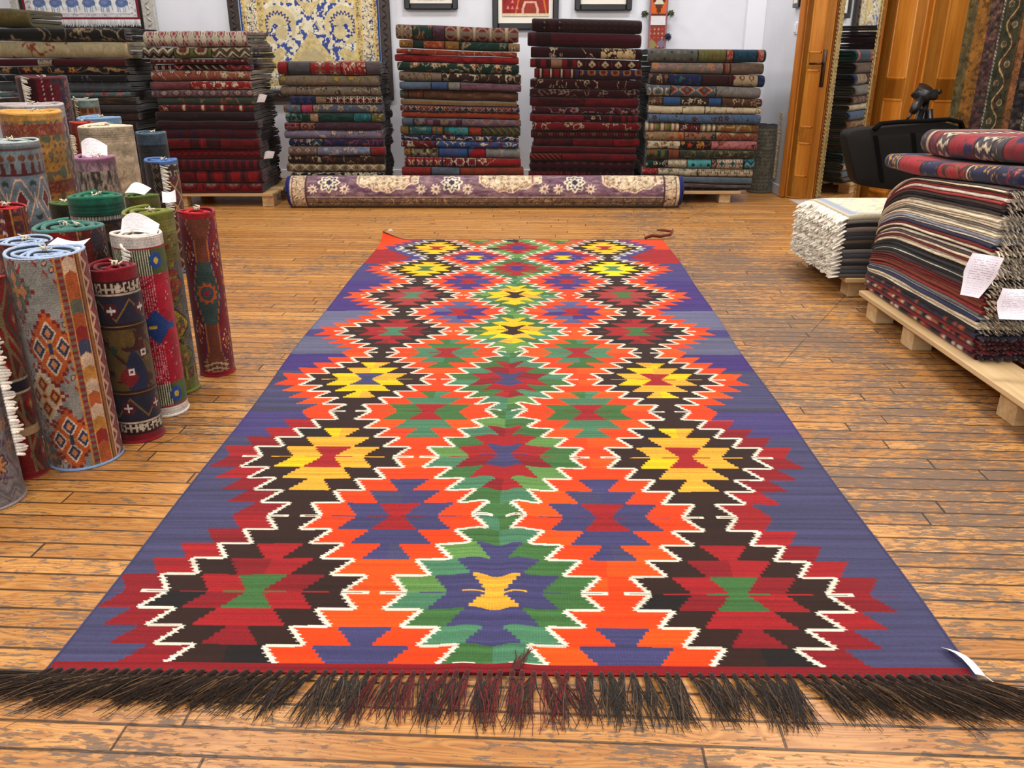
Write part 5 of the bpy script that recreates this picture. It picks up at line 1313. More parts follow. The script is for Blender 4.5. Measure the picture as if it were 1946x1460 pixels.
# ------------------------------------------------------------------ pallets
def pallet(label, x0, x1, y0, y1, h, boards, blocks, axis='y', group='wooden pallets'):
    o = empty('wooden_pallet', ((x0 + x1) / 2, (y0 + y1) / 2, 0), label, 'pallet', group)
    ox, oy = (x0 + x1) / 2, (y0 + y1) / 2
    mat = M_PALLET if axis == 'y' else M_PALLETX
    n = boards
    for k in range(n):
        if axis == 'y':
            w = (x1 - x0) / (n + (n - 1) * .35); a = x0 + k * w * 1.35
            mb = MB().box((a - ox, y0 - oy, h - .022), (a + w - ox, y1 - oy, h), bev=.003)
        else:
            w = (y1 - y0) / (n + (n - 1) * .35); a = y0 + k * w * 1.35
            mb = MB().box((x0 - ox, a - oy, h - .022), (x1 - ox, a + w - oy, h), bev=.003)
        mb.build('deck_board', mat, o, False)
    mx = M_PALLETX if axis == 'y' else M_PALLET
    for b in blocks:
        MB().box((b[0] - ox, b[1] - oy, 0.0), (b[2] - ox, b[3] - oy, h - .0225), bev=.004).build('block', mx, o, False)
    return o
pallet('pale wooden pallet under the tall right-hand rug pile', 1.555, 2.62, 2.02, 3.66, .115, 5,
       [(a, b, a + .085, b + .10) for a in (1.585, 2.05, 2.50) for b in (2.43, 3.16, 3.52)])
pallet('low wooden pallet under the cream-fringed rug pile', 1.60, 2.40, 3.93, 4.70, .100, 4,
       [(a, b, a + .09, b + .10) for a in (1.63, 2.25) for b in (3.96, 4.55)], 'x')
pallet('wooden pallet under the leftmost dark red and cream rugs', -2.62, -1.835, 6.53, 7.25, .105, 5,
       [(a, b, a + .09, b + .10) for a in (-2.6, -1.93) for b in (6.56, 7.1)], 'x')
pallet('wooden pallet under the stack beside the standing grey roll', 1.02, 1.80, 6.70, 7.66, .096, 5,
       [(a, b, a + .09, b + .10) for a in (1.05, 1.64) for b in (6.73, 7.5)], 'x')
for lab, a, b, hh, yy in (('wooden pallet under the far left stack', -3.74, -2.90, .105, 6.53), ('wooden pallet behind the rolled carpet, left', -1.74, -1.02, .080, 6.80), ('wooden pallet behind the rolled carpet, middle', -.84, .03, .099, 6.83), ('wooden pallet under the dark red stack', .17, .97, .099, 6.83)):
    pallet(lab, a, b, yy, yy + .72, hh, 5, [(q_, r_, q_ + .09, r_ + .10) for q_ in (a + .03, b - .12) for r_ in (yy + .03, yy + .58)], 'x')

# ------------------------------------------------------------------ pile of thin flat rugs, right
def pile_profile(y, y0, y1, far=.66, near=.985):
    """relative height of the pile along its length: it droops at the far end"""
    a = np.clip((y - (y1 - .36)) / .36, 0, 2); b = np.clip(((y0 + .22) - y) / .22, 0, 1)
    return 1 - (1 - far) * a ** 2.0 - (1 - near) * b ** 2 + .10 * np.clip((3.5 - y) / .75, -.2, 1)
E1 = dict(w=(240, 234, 214), c=(226, 214, 184), r=(132, 26, 28), R=(176, 44, 40), k=(28, 22, 24), d=(58, 40, 38), g=(126, 120, 112), n=(36, 42, 82), t=(48, 66, 70), o=(150, 62, 32), m=(96, 72, 70), s=(150, 160, 176), b=(84, 62, 50))
NAME = dict(w='white-edged', c='cream-edged', r='dark red-edged', R='bright red-edged', k='black-edged', d='dark brown-edged', g='grey-edged', n='navy-edged', t='dark teal-edged', o='rust-edged', m='mauve brown-edged', s='pale blue grey-edged', b='brown-edged')
EDGES = list('mcmRwRmkkd' 'wcwcgwcwsw' 'nrcdwmcrwc' 'kkttwkdrro' 'orRgsnccwk' )
Xp, Yp0, Yp1 = 1.590, 2.745, 3.80
Zb, Zt = .1155, .640
def thin_pile(key, edges, bottoms, xl, xr, y0, y1, zb, zt, group, where, frl=.05, seed=0, lean=.0):
    n = len(edges) + len(bottoms)
    total = zt - zb; wts = np.array([1.0] * len(edges) + [b[1] for b in bottoms])
    wts[:len(edges)] *= .55 + .9 * h2(np.arange(len(edges)), 0, seed)
    th = wts / wts.sum() * total; tops = zt - np.concatenate([[0], np.cumsum(th)])
    ys = np.linspace(y0, y1, 60)
    counts = {}
    for k in range(n):
        thick = k >= len(edges)
        e = bottoms[k - len(edges)] if thick else None
        rgb = np.array(E1[edges[k]] if not thick else e[2], float) / 255 * (1.0 if not thick and edges[k] in 'wcs' else .85)
        fr = (tops[k] - zb) / total; frb = (tops[k + 1] - zb) / total
        dy0 = .02 * (h2(k, 6, seed) - .5) + lean * (1 - k / n) ** 1.3; dy1 = .04 * (h2(k, 7, seed) - .5)
        yy = y0 + dy0 + (ys - y0) / (y1 - y0) * (y1 + dy1 - y0 - dy0)
        pr = pile_profile(yy, y0, y1)
        Zt_ = zb + (tops[k] - zb) * pr; Zb_ = zb + (tops[k + 1] - zb) * pr
        wv = lambda j: 0.0008 * np.sin(yy * 23 + j * 1.1) * min(1, (n - j) / 4) * (j > 0) * (j < n)
        Zt_ = Zt_ + wv(k) - .0008; Zb_ = Zb_ + wv(k + 1) + .0008
        # left edge rounded and irregular, lower layers stand out a little further
        xe = xl + .045 * (1 - k / n) ** 1.4 + .016 * (h2(k, 5, seed) - .5) + .007 * (vnoise(yy * 5, yy * 0 + k, seed) - .5) + .05 * np.clip((yy - (y1 - .16)) / .16, 0, 1) ** 2
        zc = (Zt_ + Zb_) / 2; hh = (Zt_ - Zb_) / 2
        an = np.linspace(-math.pi / 2, math.pi / 2, 7)
        prof = [(xr, -1.0)] + [(None, a) for a in an] + [(xr, 1.0)]
        P = np.zeros((len(ys), len(prof), 3)); A = np.zeros(P.shape)
        for j, (xx, a) in enumerate(prof):
            P[:, j, 1] = yy
            if xx is None:
                P[:, j, 0] = xe + hh * 1.2 * (1 - math.cos(a)); P[:, j, 2] = zc + hh * math.sin(a)
            else: P[:, j, 0] = xx; P[:, j, 2] = zc + hh * a
        if thick:
            rows = np.arange(len(prof))
            U = np.repeat(yy[:, None], len(prof), 1); V = np.repeat(np.linspace(-.5, .5, len(prof))[None], len(ys), 0) * .06
            A = e[3](U, V)
        else:
            A[:] = rgb; st = vnoise(np.repeat(yy[:, None], len(prof), 1) * 60, np.repeat(np.arange(len(prof))[None], len(ys), 0) * 1.0, k) - .5; A *= (1 + .35 * st)[..., None]
        nm = 'thin_rug' if not thick else 'flat_rug'
        mb = MB(); mb.grid(P, np.clip(A, 0, 1), flip=True)
        for ee in (0, -1):
            rows = P[ee]; m_ = len(prof); c0 = rows.mean(0)
            mb.add(np.concatenate([rows, c0[None]]), None, [(q_, (q_ + 1) % m_, m_) for q_ in range(m_)], rgb * .8)
        if not thick:
            nmE = NAME[edges[k]]; lab = f'{nmE} thin flat rug, {ordinal(k)} from the top of {where}'
        else: lab = e[0]
        o = empty(nm, (float(xl + .4), float(y0), float(tops[k + 1])), lab, 'rug', group)
        off = np.array([xl + .4, y0, tops[k + 1]]); mb.v = [v - off for v in mb.v]
        mb.build('rug_body', M_PILE, o, recalc=False)
        yield o, k, off, float(Zt_[0]), float(Zb_[0]), rgb, float(yy[0]), float(xe[0])
def ordinal(k):
    one = ['first', 'second', 'third', 'fourth', 'fifth', 'sixth', 'seventh', 'eighth', 'ninth', 'tenth', 'eleventh', 'twelfth', 'thirteenth', 'fourteenth', 'fifteenth', 'sixteenth', 'seventeenth', 'eighteenth', 'nineteenth']
    if k < 19: return one[k]
    tens = {2: 'twent', 3: 'thirt', 4: 'fort', 5: 'fift'}; a, b = divmod(k + 1, 10)
    return tens[a] + 'ieth' if b == 0 else tens[a] + 'y-' + one[b - 1]
tb = lambda *cs, s=.05: (lambda U, V: motif('patch', U, V, cs, s, 3))
def bead(*cs): 
    def f(U, V):
        A = np.empty(U.shape + (3,)); t = (U / .021) % 1; k = np.floor(U / .021).astype(int)
        cc = np.array([col(c) for c in cs])[(h2(k, 0, len(cs)) * (len(cs) - .01)).astype(int)]; A[:] = cc; A[t < .22] = col((30, 18, 22)); A[np.abs(V) > .024] = col((70, 20, 28)); return A
    return f
bottoms = [('navy and rust speckled rug low in the right-hand pile', 2.2, (40, 30, 50), bead((34, 30, 54), (40, 34, 60), (150, 70, 40), (30, 26, 44), (26, 24, 40))),
           ('plain dark red rug low in the right-hand pile', 1.6, (110, 20, 26), lambda U, V: motif('plain', U, V, [(120, 22, 28), (100, 16, 22), (140, 40, 40)])),
           ('dark red rug with orange and grey beads, low in right-hand pile', 2.0, (110, 26, 26), bead((180, 80, 36), (110, 110, 90), (150, 60, 34), (60, 40, 44), (196, 176, 150))),
           ('thin maroon rug second from bottom of the right-hand pile', 1.5, (100, 18, 26), lambda U, V: motif('plain', U, V, [(110, 18, 26), (84, 12, 20), (130, 30, 34)])),
           ('navy-fringed red and orange speckled rug, lowest in right-hand pile', 2.2, (60, 26, 34), bead((40, 36, 62), (170, 74, 40), (206, 186, 166), (34, 28, 50), (120, 30, 30)))]
for o, k, off, z1_, z0_, rgb, yN, xN in thin_pile('P', EDGES, bottoms, Xp, 2.50, Yp0, Yp1, Zb, Zt, 'flat rugs in the right-hand pile', 'right-hand pile', seed=3, lean=.07):
    # rope-like fringe hanging from the near end
    rs = np.random.RandomState(900 + k); mb = MB()
    base = np.array([.64, .60, .53]) * (.8 + .5 * rs.rand()) if k < len(EDGES) else rgb * (.8 + .4 * rs.rand())
    if k in (12, 13, 27): base = np.array([.72, .70, .68])
    hgt = z1_ - z0_
    x = xN + .012 + .008 * rs.rand()
    while x < 2.47:
        w = .010 + .010 * rs.rand(); ln = .022 + .022 * rs.rand(); zc = (z1_ + z0_) / 2
        y = yN - .003
        p = np.array([[x, y + .004, zc], [x + .003 * (rs.rand() - .5), y - ln * .35, zc], [x + .008 * (rs.rand() - .5), y - ln * .8, zc], [x + .010 * (rs.rand() - .5), y - ln, zc]]) - off
        p[:, 2] -= .55 * np.maximum(0, Yp0 + .07 * (1 - k / (len(EDGES) + 5)) ** 1.3 - .012 - p[:, 1] - off[1]) * np.clip((zc - Zb) / .45, 0, 1)
        mb.tube(p, np.array([.7, 1.0, .95, .45]) * min(w * .5, hgt * .34), np.clip(base * (.75 + .5 * rs.rand()), 0, 1), 5)
        x += w * .95
    mb.build('fringe', M_FRINGE, o, recalc=False)
    if False:      # little warp tufts at the far corner
        mb = MB()
        for j in range(4):
            zz = z0_ * 0 + Zb + (z1_ - Zb) * .73; p = np.array([Xp + .075, Yp1 - .02 + .02 * rs.rand(), zz - .006]) - off
            mb.tube([p, p + [-.02, .012 * (rs.rand() - .3), -.006], p + [-.034, .02 * (rs.rand() - .3), -.016]], [.005, .005, .002], (.72, .68, .60), 5)
        mb.build('yarn_tuft', M_FRINGE, o)
    if k == 27: tg = o; tgo = off
    if k == 42: tg2 = o; tg2o = off
def tag_on(o, off, px, py, Y, w_, h_, tilt, rz, bend, shape=None, n=18):
    x, z = at_depth(px, py, Y)
    U, V = np.meshgrid(np.linspace(0, 1, 90), np.linspace(0, 1, 110)); A = np.empty(U.shape + (3,)); A[:] = (.92, .91, .95)
    rows = np.floor(V * n).astype(int); fv = V * n - rows; ink = (fv > .35) & (fv < .6) & (U > .12) & (U < .88) & (h2((U * 30).astype(int), rows, 8) > .35) & (rows > 0); A[ink] = (.70, .67, .76)
    X = (U - .5) * w_ * (1 - .75 * np.clip(.55 - V, 0, 1)) ; Z = (V - .5) * h_ ; Yb = bend * np.cos((U - .3) * 3.2) * (.5 + V) + .3 * bend * np.sin(V * 6)
    X = X + .25 * w_ * (V - .5)
    c, s_ = math.cos(tilt), math.sin(tilt); y = Yb * c - Z * s_; zz = Yb * s_ + Z * c; cz, sz = math.cos(rz), math.sin(rz)
    P = np.stack([X * cz - y * sz, X * sz + y * cz, zz], -1) + np.array([x, Y, z]) - off
    mb = MB(); mb.grid(P, A); t = mb.build('price_tag', M_PAPER, o); t['label'] = 'white printed paper tag'
tag_on(tg, tgo, 1860, 525, 2.60, .10, .135, -.15, -.75, .02)
tag_on(tg2, tg2o, 1938, 578, 2.58, .13, .10, -.35, -.2, .02)

# two folded rugs lying on the pile
def ptop(x, y0): return Zb + (Zt - Zb) * pile_profile(np.minimum(y0 - x, 3.44), Yp0, Yp1)
def local_rug(label, p0, p1, zlo, zhi, segs, seed, depth, edge):
    L = math.hypot(p1[0] - p0[0], p1[1] - p0[1]); rz = math.atan2(p1[1] - p0[1], p1[0] - p0[0])
    M = xform((p0[0], p0[1], 0), rz)
    o = folded_rug('folded_rug', 0.0, L, 0.0, depth, zlo, zhi, segs, seed, edge, sheets=2, nx=260, M=M, dim=.98)
    tag(o, label, 'rug'); return o
NV_, RDD = (34, 38, 70), (150, 30, 40)
local_rug('navy and red folded rug, second on top of the right-hand pile', (1.585, 3.70), (1.655, 2.79), lambda x: ptop(x, 3.70) + .002, lambda x: ptop(x, 3.70) + .064 + .003 * np.sin(x * 9),
          [S_(.035, 'sparse', (64, 60, 80), 'tan', 'navy', 'gold', s=.05), S_(.13, 'sparse', NV_, 'gold', 'olive', 'navy', s=.075), S_(.145, 'plain', 'cream', 'tan'), S_(.34, 'sparse', RDD, 'dbrown', 'olive', 'red', s=.09), S_(.46, 'sparse', NV_, 'mauve', 'red', 'navy', s=.08), S_(.66, 'floral', RDD, 'dbrown', 'red', 'olive', s=.10), S_(.68, 'plain', 'cream', 'tan'), S_(.85, 'sparse', NV_, 'gold', 'olive', 'navy', s=.08), S_(1, 'floral', NV_, 'red', 'mauve', 'tan', s=.06)], 31, .34, (60, 40, 56))
local_rug('thick red and dark blue folded rug, topmost on the right-hand pile', (1.690, 3.62), (1.735, 2.74), lambda x: ptop(x, 3.62) + .070, lambda x: ptop(x, 3.62) + .164 + .006 * np.sin(x * 8 + 1),
          [S_(.05, 'sparse', (52, 50, 62), 'taupe', 'navy', 'red', s=.05), S_(.10, 'stripe', (52, 48, 58), 'beige', 'red', 'dgrey', s=.03), S_(.16, 'sparse', (130, 34, 42), 'navy', 'red', 'dgrey', s=.05), S_(.26, 'zig', (56, 48, 54), 'cream', 'dgrey', 'red', s=.05), S_(.46, 'patch', (134, 30, 40), (134, 30, 40), (150, 40, 46), 'navy', s=.05), S_(.58, 'zig', (56, 48, 54), 'cream', 'dgrey', 'navy', s=.05), S_(.66, 'sparse', (60, 56, 62), 'beige', 'red', 'navy', s=.06), S_(1, 'patch', (134, 30, 40), 'navy', (140, 36, 44), 'dgrey', s=.06)], 33, .30, (70, 50, 60))

# cream-fringed pile behind
cw = np.array([1.0, .97, .90])
xw, yw0, yw1, zw0, zw1 = 1.535, 3.935, 4.58, .1005, .405
nW = 15
names = ['ivory top', 'grey', 'black', 'taupe', 'dark grey', 'charcoal', 'brown grey', 'black', 'grey', 'dark slate', 'beige grey', 'black', 'grey', 'slate', 'olive grey']
cols_ = [(206, 198, 168), (118, 112, 104), (40, 38, 40), (120, 108, 98), (72, 70, 72), (54, 52, 56), (110, 96, 84), (34, 32, 36), (112, 106, 100), (64, 66, 72), (126, 116, 104), (38, 36, 40), (104, 100, 98), (70, 74, 80), (92, 86, 76)]
tw = .75 + .5 * h2(np.arange(nW), 1, 44); tw[0] = 1.3; tops = zw1 - np.concatenate([[0], np.cumsum(tw / tw.sum() * (zw1 - zw0))])
for k in range(nW):
    o = empty('fringed_rug', (xw + .4, yw0 + .3, float(tops[k + 1])), f'{names[k]} rug with shaggy cream fringe, {ordinal(k)} from top of the cream-fringed pile', 'rug', 'rugs in the cream-fringed pile')
    off = np.array([xw + .4, yw0 + .3, tops[k + 1]]); rs = np.random.RandomState(70 + k)
    xs_ = np.linspace(xw + .03 + .012 * rs.rand(), 2.36, 40); ys_ = np.linspace(yw0 + .012 * rs.rand(), yw1 - .02 * rs.rand(), 26)
    XX, YY = np.meshgrid(xs_, ys_, indexing='ij')
    dr = lambda z: zw0 + (z - zw0) * (1 - .05 * np.clip((xw + .15 - XX) / .15, 0, 1) ** 2 - .12 * np.clip((YY - (yw1 - .2)) / .2, 0, 1) ** 2)
    c0 = np.array(cols_[k]) / 255.0
    A = np.empty(XX.shape + (3,)); A[:] = c0
    if k == 0:
        A = motif('floral', XX, YY, [(216, 210, 180), (190, 190, 178), (200, 190, 140), (170, 178, 186)], .07, 8)
        bd = np.minimum(XX - xs_[0], np.minimum(YY - ys_[0], ys_[-1] - YY)); A[(bd > .02) & (bd < .045)] = col((150, 160, 176)); A[bd < .02] = col((196, 190, 170))
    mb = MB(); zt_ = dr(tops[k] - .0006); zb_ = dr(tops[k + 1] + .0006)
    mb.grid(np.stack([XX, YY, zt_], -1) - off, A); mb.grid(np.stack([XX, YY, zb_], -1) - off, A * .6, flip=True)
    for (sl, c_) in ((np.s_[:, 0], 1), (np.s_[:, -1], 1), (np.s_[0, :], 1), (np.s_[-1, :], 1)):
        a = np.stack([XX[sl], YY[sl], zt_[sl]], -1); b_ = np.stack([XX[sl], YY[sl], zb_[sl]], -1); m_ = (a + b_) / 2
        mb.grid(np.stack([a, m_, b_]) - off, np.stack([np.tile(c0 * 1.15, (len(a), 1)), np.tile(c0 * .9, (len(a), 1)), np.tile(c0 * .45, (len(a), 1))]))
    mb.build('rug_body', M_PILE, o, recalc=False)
    mb = MB(); zc = (tops[k] + tops[k + 1]) / 2; hg = tops[k] - tops[k + 1]; y = ys_[0] - .004
    while y < yw1 - .01:
        w = .006 + .006 * rs.rand(); ln = .026 + .026 * rs.rand(); xe = xs_[0] - .0; sg = 0.0
        z_ = zw0 + (zc - zw0) * (1 - .05 * ((xw + .15 - xe) / .15) ** 2 - .12 * min(1, max(0, (y - (yw1 - .2)) / .2)) ** 2)
        p = np.array([[xe - .001, y, z_], [xe - ln * .4, y + .006 * (rs.rand() - .5), z_], [xe - ln * .85, y + .014 * (rs.rand() - .5), z_ - sg * .4], [xe - ln, y + .02 * (rs.rand() - .5), z_ - sg]]) - off
        p[:, 2] -= .75 * np.maximum(0, xw + .03 - p[:, 0] - off[0]) * min(1.0, (zc - zw0) / .22 + .10)
        mb.tube(p, np.array([.7, 1.0, .95, .8]) * min(w * .55, hg * .27), np.clip(cw * (.78 + .3 * rs.rand()), 0, 1), 5); y += w * .9
    mb.build('fringe', M_FRINGE, o, recalc=False)

# ------------------------------------------------------------------ mirror, bag, tripod, hanging rug
mm, nt, b = new_mat('mirror_glass'); b.inputs['Base Color'].default_value = (.86, .88, .88, 1); b.inputs['Metallic'].default_value = 1; b.inputs['Roughness'].default_value = .02
M_MIRROR = mm
M_GOLD = plain_mat('worn_gilding', (150, 128, 82), 0.42, 0.7, 0.5, 70.0, bump=1.0)
mi = empty('wall_mirror', (2.492, 6.52, 0), 'tall mirror with narrow ornate gilded frame beside the wooden door', 'mirror', rz=math.atan2(.92, -.39))
yA, yB, zt_ = -.185, .185, 2.15      # local x runs along the world y axis
MB().box((yA, .006, .03), (yB, .012, zt_)).build('mirror_glass', M_MIRROR, mi, False)
MB().box((yA - .02, -.014, .0), (yB + .02, .004, zt_ + .03)).build('back_board', M_DOORD, mi, False)
for a, c_ in (((yB - .003, 0, 0), (yB + .022, .03, zt_ + .03)), ((yA - .022, 0, 0), (yA + .003, .03, zt_ + .03)), ((yA, 0, 0), (yB, .035, .05)), ((yA, 0, zt_ - .02), (yB, .035, zt_ + .03))):
    mb = MB().box(a, c_, (.6, .5, .3), bev=.006)
    if c_[2] > 1 and a[2] < 1:      # carved beads down the long sides
        for z in np.arange(.06, 2.12, .028):
            ph = z * 60; xm = (a[0] + c_[0]) / 2
            mb.tube([(xm - .008, .029, z), (xm, .034, z + .008), (xm + .008, .029, z + .018)], [.003, .005, .003], (.6, .5, .3), 6)
    mb.build('gilded_frame', M_GOLD, mi, False)

M_BAG = plain_mat('black_nylon', (13, 12, 11), 0.7, 0, 0.25, 220.0, 0.25, bump=.25)
M_BAGT = plain_mat('black_webbing', (9, 9, 9), 0.9, 0, 0.2, 300.0, 0.1)
M_TRI = plain_mat('black_plastic', (15, 15, 16), 0.4)
Yb_ = 5.25
def bp(px, py, Y=Yb_):
    x, z = at_depth(px, py, Y); return np.array([x, Y, z])
bag = empty('carrying_bag', (2.6, Yb_, 0), 'large flat black carrying bag leaning behind the right-hand pile', 'bag')
bo = np.array([2.6, Yb_, 0])
outline = [(1608, 262), (1611, 254), (1620, 248), (1663, 243), (1740, 236), (1790, 230), (1815, 238), (1850, 246), (1868, 300), (1862, 404), (1790, 388), (1690, 359), (1650, 354), (1630, 350), (1622, 340), (1614, 300)]
po = np.array([bp(*p) for p in outline]); 
cen = po.mean(0)
rings = []
for s_, dy in ((1.0, .06), (1.004, .05), (1.006, .0), (1.004, -.05), (.992, -.060), (.97, -.0625), (.5, -.064), (.02, -.065)):
    r_ = cen + (po - cen) * s_; r_[:, 1] = Yb_ + dy + .10 * (r_[:, 2] - .1); rings.append(r_ - bo)
mb = MB(); mb.grid(np.array(rings), (.1, .1, .1), wrap_v=True)
mb.add(np.concatenate([rings[0], rings[0].mean(0)[None]]), None, [(i_, (i_ + 1) % len(outline), len(outline)) for i_ in range(len(outline))])
mb.build('bag_body', M_BAG, bag)
mb = MB()
for (a, c_) in (((1661, 246), (1673, 357)), ((1733, 238), (1740, 374))):
    pa, pc = bp(*a), bp(*c_); w = .028
    t = np.linspace(0, 1, 8); L = pa + (pc - pa) * t[:, None]; L[:, 1] = Yb_ + .10 * (L[:, 2] - .1) - .0685 + .016 * (np.abs(t - .5) * 2) ** 8
    mb.grid(np.stack([L - [w / 2, 0, 0] - bo, L + [w / 2, 0, 0] - bo], 1), (.05, .05, .05))
mb.build('webbing', M_BAGT, bag)
mb = MB(); pts = np.array([bp(*p) for p in ((1655, 246), (1668, 234), (1700, 231), (1750, 229), (1795, 226), (1818, 231), (1822, 243))]); pts[:, 1] = Yb_ - .045
for k_, off_ in enumerate((-.012, 0, .012)): mb.tube(pts - bo + [0, off_, 0], .012, (.05, .05, .05), 8)
mb.build('shoulder_strap', M_BAGT, bag)

Yt = 5.62
tri = empty('camera_tripod', (bp(1752, 200, Yt)[0], Yt, 0), 'black camera tripod standing behind the black bag', 'tripod')
to = np.array([bp(1752, 200, Yt)[0], Yt, 0])
def tp(px, py, dy=0): v = bp(px, py, Yt); v = v - to; v[1] += dy; return v
mb = MB()
mb.tube([tp(1757, 166) + [0, -.02, .0], tp(1752, 178), tp(1760, 192)], [.050, .066, .040], (.1, .1, .1), 14)
mb.box(tp(1738, 190) + [0, -.05, -.0], tp(1780, 170) + [0, .04, 0], bev=.012)
mb.tube([tp(1781, 174) + [0, -.03, 0], tp(1784, 174) + [0, .03, 0]], .016, (.1, .1, .1), 10)
mb.build('tripod_head', M_TRI, tri)
mb = MB(); mb.tube([tp(1745, 186, -.05), tp(1732, 200, -.07), tp(1722, 212, -.09)], [.020, .030, .022], (.1, .1, .1), 10); mb.tube([tp(1722, 212, -.09), tp(1710, 226, -.1)], .008, (.1, .1, .1), 8); mb.build('pan_handle', M_TRI, tri)
mb = MB(); c = tp(1760, 192); mb.tube([c, [c[0], 0, .42]], .020, (.1, .1, .1), 10); mb.build('centre_column', M_TRI, tri)
for (a0, dx, dy) in ((0, -.20, -.08), (1, .16, -.16), (2, .10, .26)):
    top = np.array([c[0] + dx * .12, dy * .12, c[2] - .05]); e = np.array([c[0] + dx, dy, 0.012])
    mb = MB(); mid_ = top + (e - top) * .5
    mb.tube([top, mid_], .022, (.1, .1, .1), 8); mb.tube([mid_, e], .014, (.1, .1, .1), 8); lg = mb.build('leg', M_TRI, tri)
    m2 = MB(); m2.tube([e + [0, 0, .02], e - [0, 0, .0115]], [.013, .015], (.1, .1, .1), 8); m2.build('rubber_foot', M_TRI, lg)

# hanging striped rug at the right edge
hr = empty('hanging_rug', (3.05, 5.3, 0), 'long striped rug with vine borders hanging at the right edge', 'rug')
ho = np.array([3.05, 5.3, 0])
W_, nU, nV = .95, 300, 420
pA = np.array([2.755, 5.55]); pB = np.array([3.50, 5.10])
us = np.linspace(0, 1, nU); zs_ = np.linspace(.06, 2.55, nV)
U, Z = np.meshgrid(us, zs_, indexing='ij'); Lh = float(np.hypot(*(pB - pA))); X = U * Lh
def vine(x0, c_, cb, A, amp=.022, per=.22):
    m = np.abs(X - x0) < .045; A[m] = col(cb)
    y_ = amp * np.sin(Z * 2 * math.pi / per); A[m & (np.abs(X - x0 - y_) < .0038)] = col(c_)
    A[m & (np.abs(X - x0 - y_ * .8 - .008) < .003)] = col((110, 50, 40))
    q_ = (Z / (per / 2)) % 1 - .5; s_ = np.sign(np.sin((Z) * 2 * math.pi / per)); r_ = np.hypot((X - x0 + s_ * .018) / .016, q_ / .18); A[m & (r_ < 1)] = col((120, 76, 60)); A[m & (r_ < .5)] = col((84, 96, 80)); A[m & (np.abs(r_ - .8) < .1)] = col((180, 160, 110))
A = np.empty(X.shape + (3,)); A[:] = col((88, 66, 34))
def stp(a, b_, c): A[(X >= a) & (X < b_)] = col(c)
stp(0, .05, (96, 84, 50)); stp(.05, .12, (140, 94, 36)); m = (X > .12) & (X < .19); A[m] = motif('patch', X, Z, [(70, 44, 48), (90, 60, 60), (54, 50, 44), (110, 84, 60)], .02)[m]
vine(.245, (196, 170, 110), (60, 62, 44), A); stp(.30, .335, (150, 100, 60)); m = (X > .335) & (X < .40); A[m] = motif('patch', X, Z, [(40, 36, 42), (60, 50, 56), (30, 30, 34), (96, 84, 70)], .022)[m]
m = (np.abs(X - .41) < .006) | (np.abs(X - .192) < .005); A[m] = np.where((((Z + X) / .02) % 1 < .5)[..., None], col((170, 170, 150)), col((50, 60, 56)))[m]
m = (X > .42) & (X < .56); A[m] = motif('floral', X, Z, [(120, 58, 34), (90, 60, 50), (150, 90, 60), (60, 56, 70)], .09, 5)[m]
stp(.56, .60, (150, 100, 36)); vine(.66, (196, 170, 120), (70, 92, 88), A); stp(.71, .78, (140, 90, 40)); stp(.78, .82, (54, 40, 42)); 
A = worn(A, X * 1.5, Z, 5, .30) * .80; nz = fbm(X * 60, Z * 60, 4); A[nz > .62] *= .7
fold = .020 * np.sin(U * 9) + .01 * np.sin(U * 21 + Z * 2)
nrm = np.array([pB[1] - pA[1], -(pB[0] - pA[0])]) / Lh
PX = pA[0] + (pB[0] - pA[0]) * U + nrm[0] * fold; PY = pA[1] + (pB[1] - pA[1]) * U + nrm[1] * fold
P = np.stack([PX, PY, Z], -1) - ho; bk = P - np.array([nrm[0], nrm[1], 0]) * .008
mb = MB(); mb.grid(P, A); mb.grid(bk, A * .5, flip=True)
for sl in (np.s_[0, :], np.s_[-1, :], np.s_[:, 0], np.s_[:, -1]): mb.grid(np.stack([P[sl], bk[sl]]), np.stack([A[sl] * .7, A[sl] * .5]))
mb.build('rug_cloth', M_PILE, hr, recalc=False)
mb = MB(); a = np.array([pA[0] - .03, pA[1] + .02, 2.57]) - ho; b_ = np.array([pB[0] + .03, pB[1] - .02, 2.57]) - ho; mb.tube([a, b_], .018, (.3, .2, .1), 10); mb.build('hanging_rail', M_DOORD, hr)
mb = MB()
for e in (a, b_): mb.tube([e, e + [0, 0, 3.0 - 2.57]], .004, (.2, .2, .2), 6)
mb.build('hanging_wire', M_TRI, hr)

# standing grey roll in the corner
R('R30', 'dark grey roll with pale side fringe standing in the back corner', 1457, 238, 52, 7.33, lambda S, Z, r, h: np.where((np.abs(((h - Z) / h) % .34 - .02) < .02)[..., None], col((96, 92, 78)), motif('floral', S, Z, [(110, 106, 92), (70, 68, 58), (84, 80, 70), (130, 126, 110)], .05, 6)), (34, 36, 44), turns=3, innerc=(30, 30, 36), bottomc=(90, 86, 76), res=.7, tie=False, fringe=(.95, .12, .66, .03, 'beige'))
ROLLS['R30'][0]['group'] = 'rolled rugs standing on end in the back corner'
del ROLLS['R30'][0]['group']
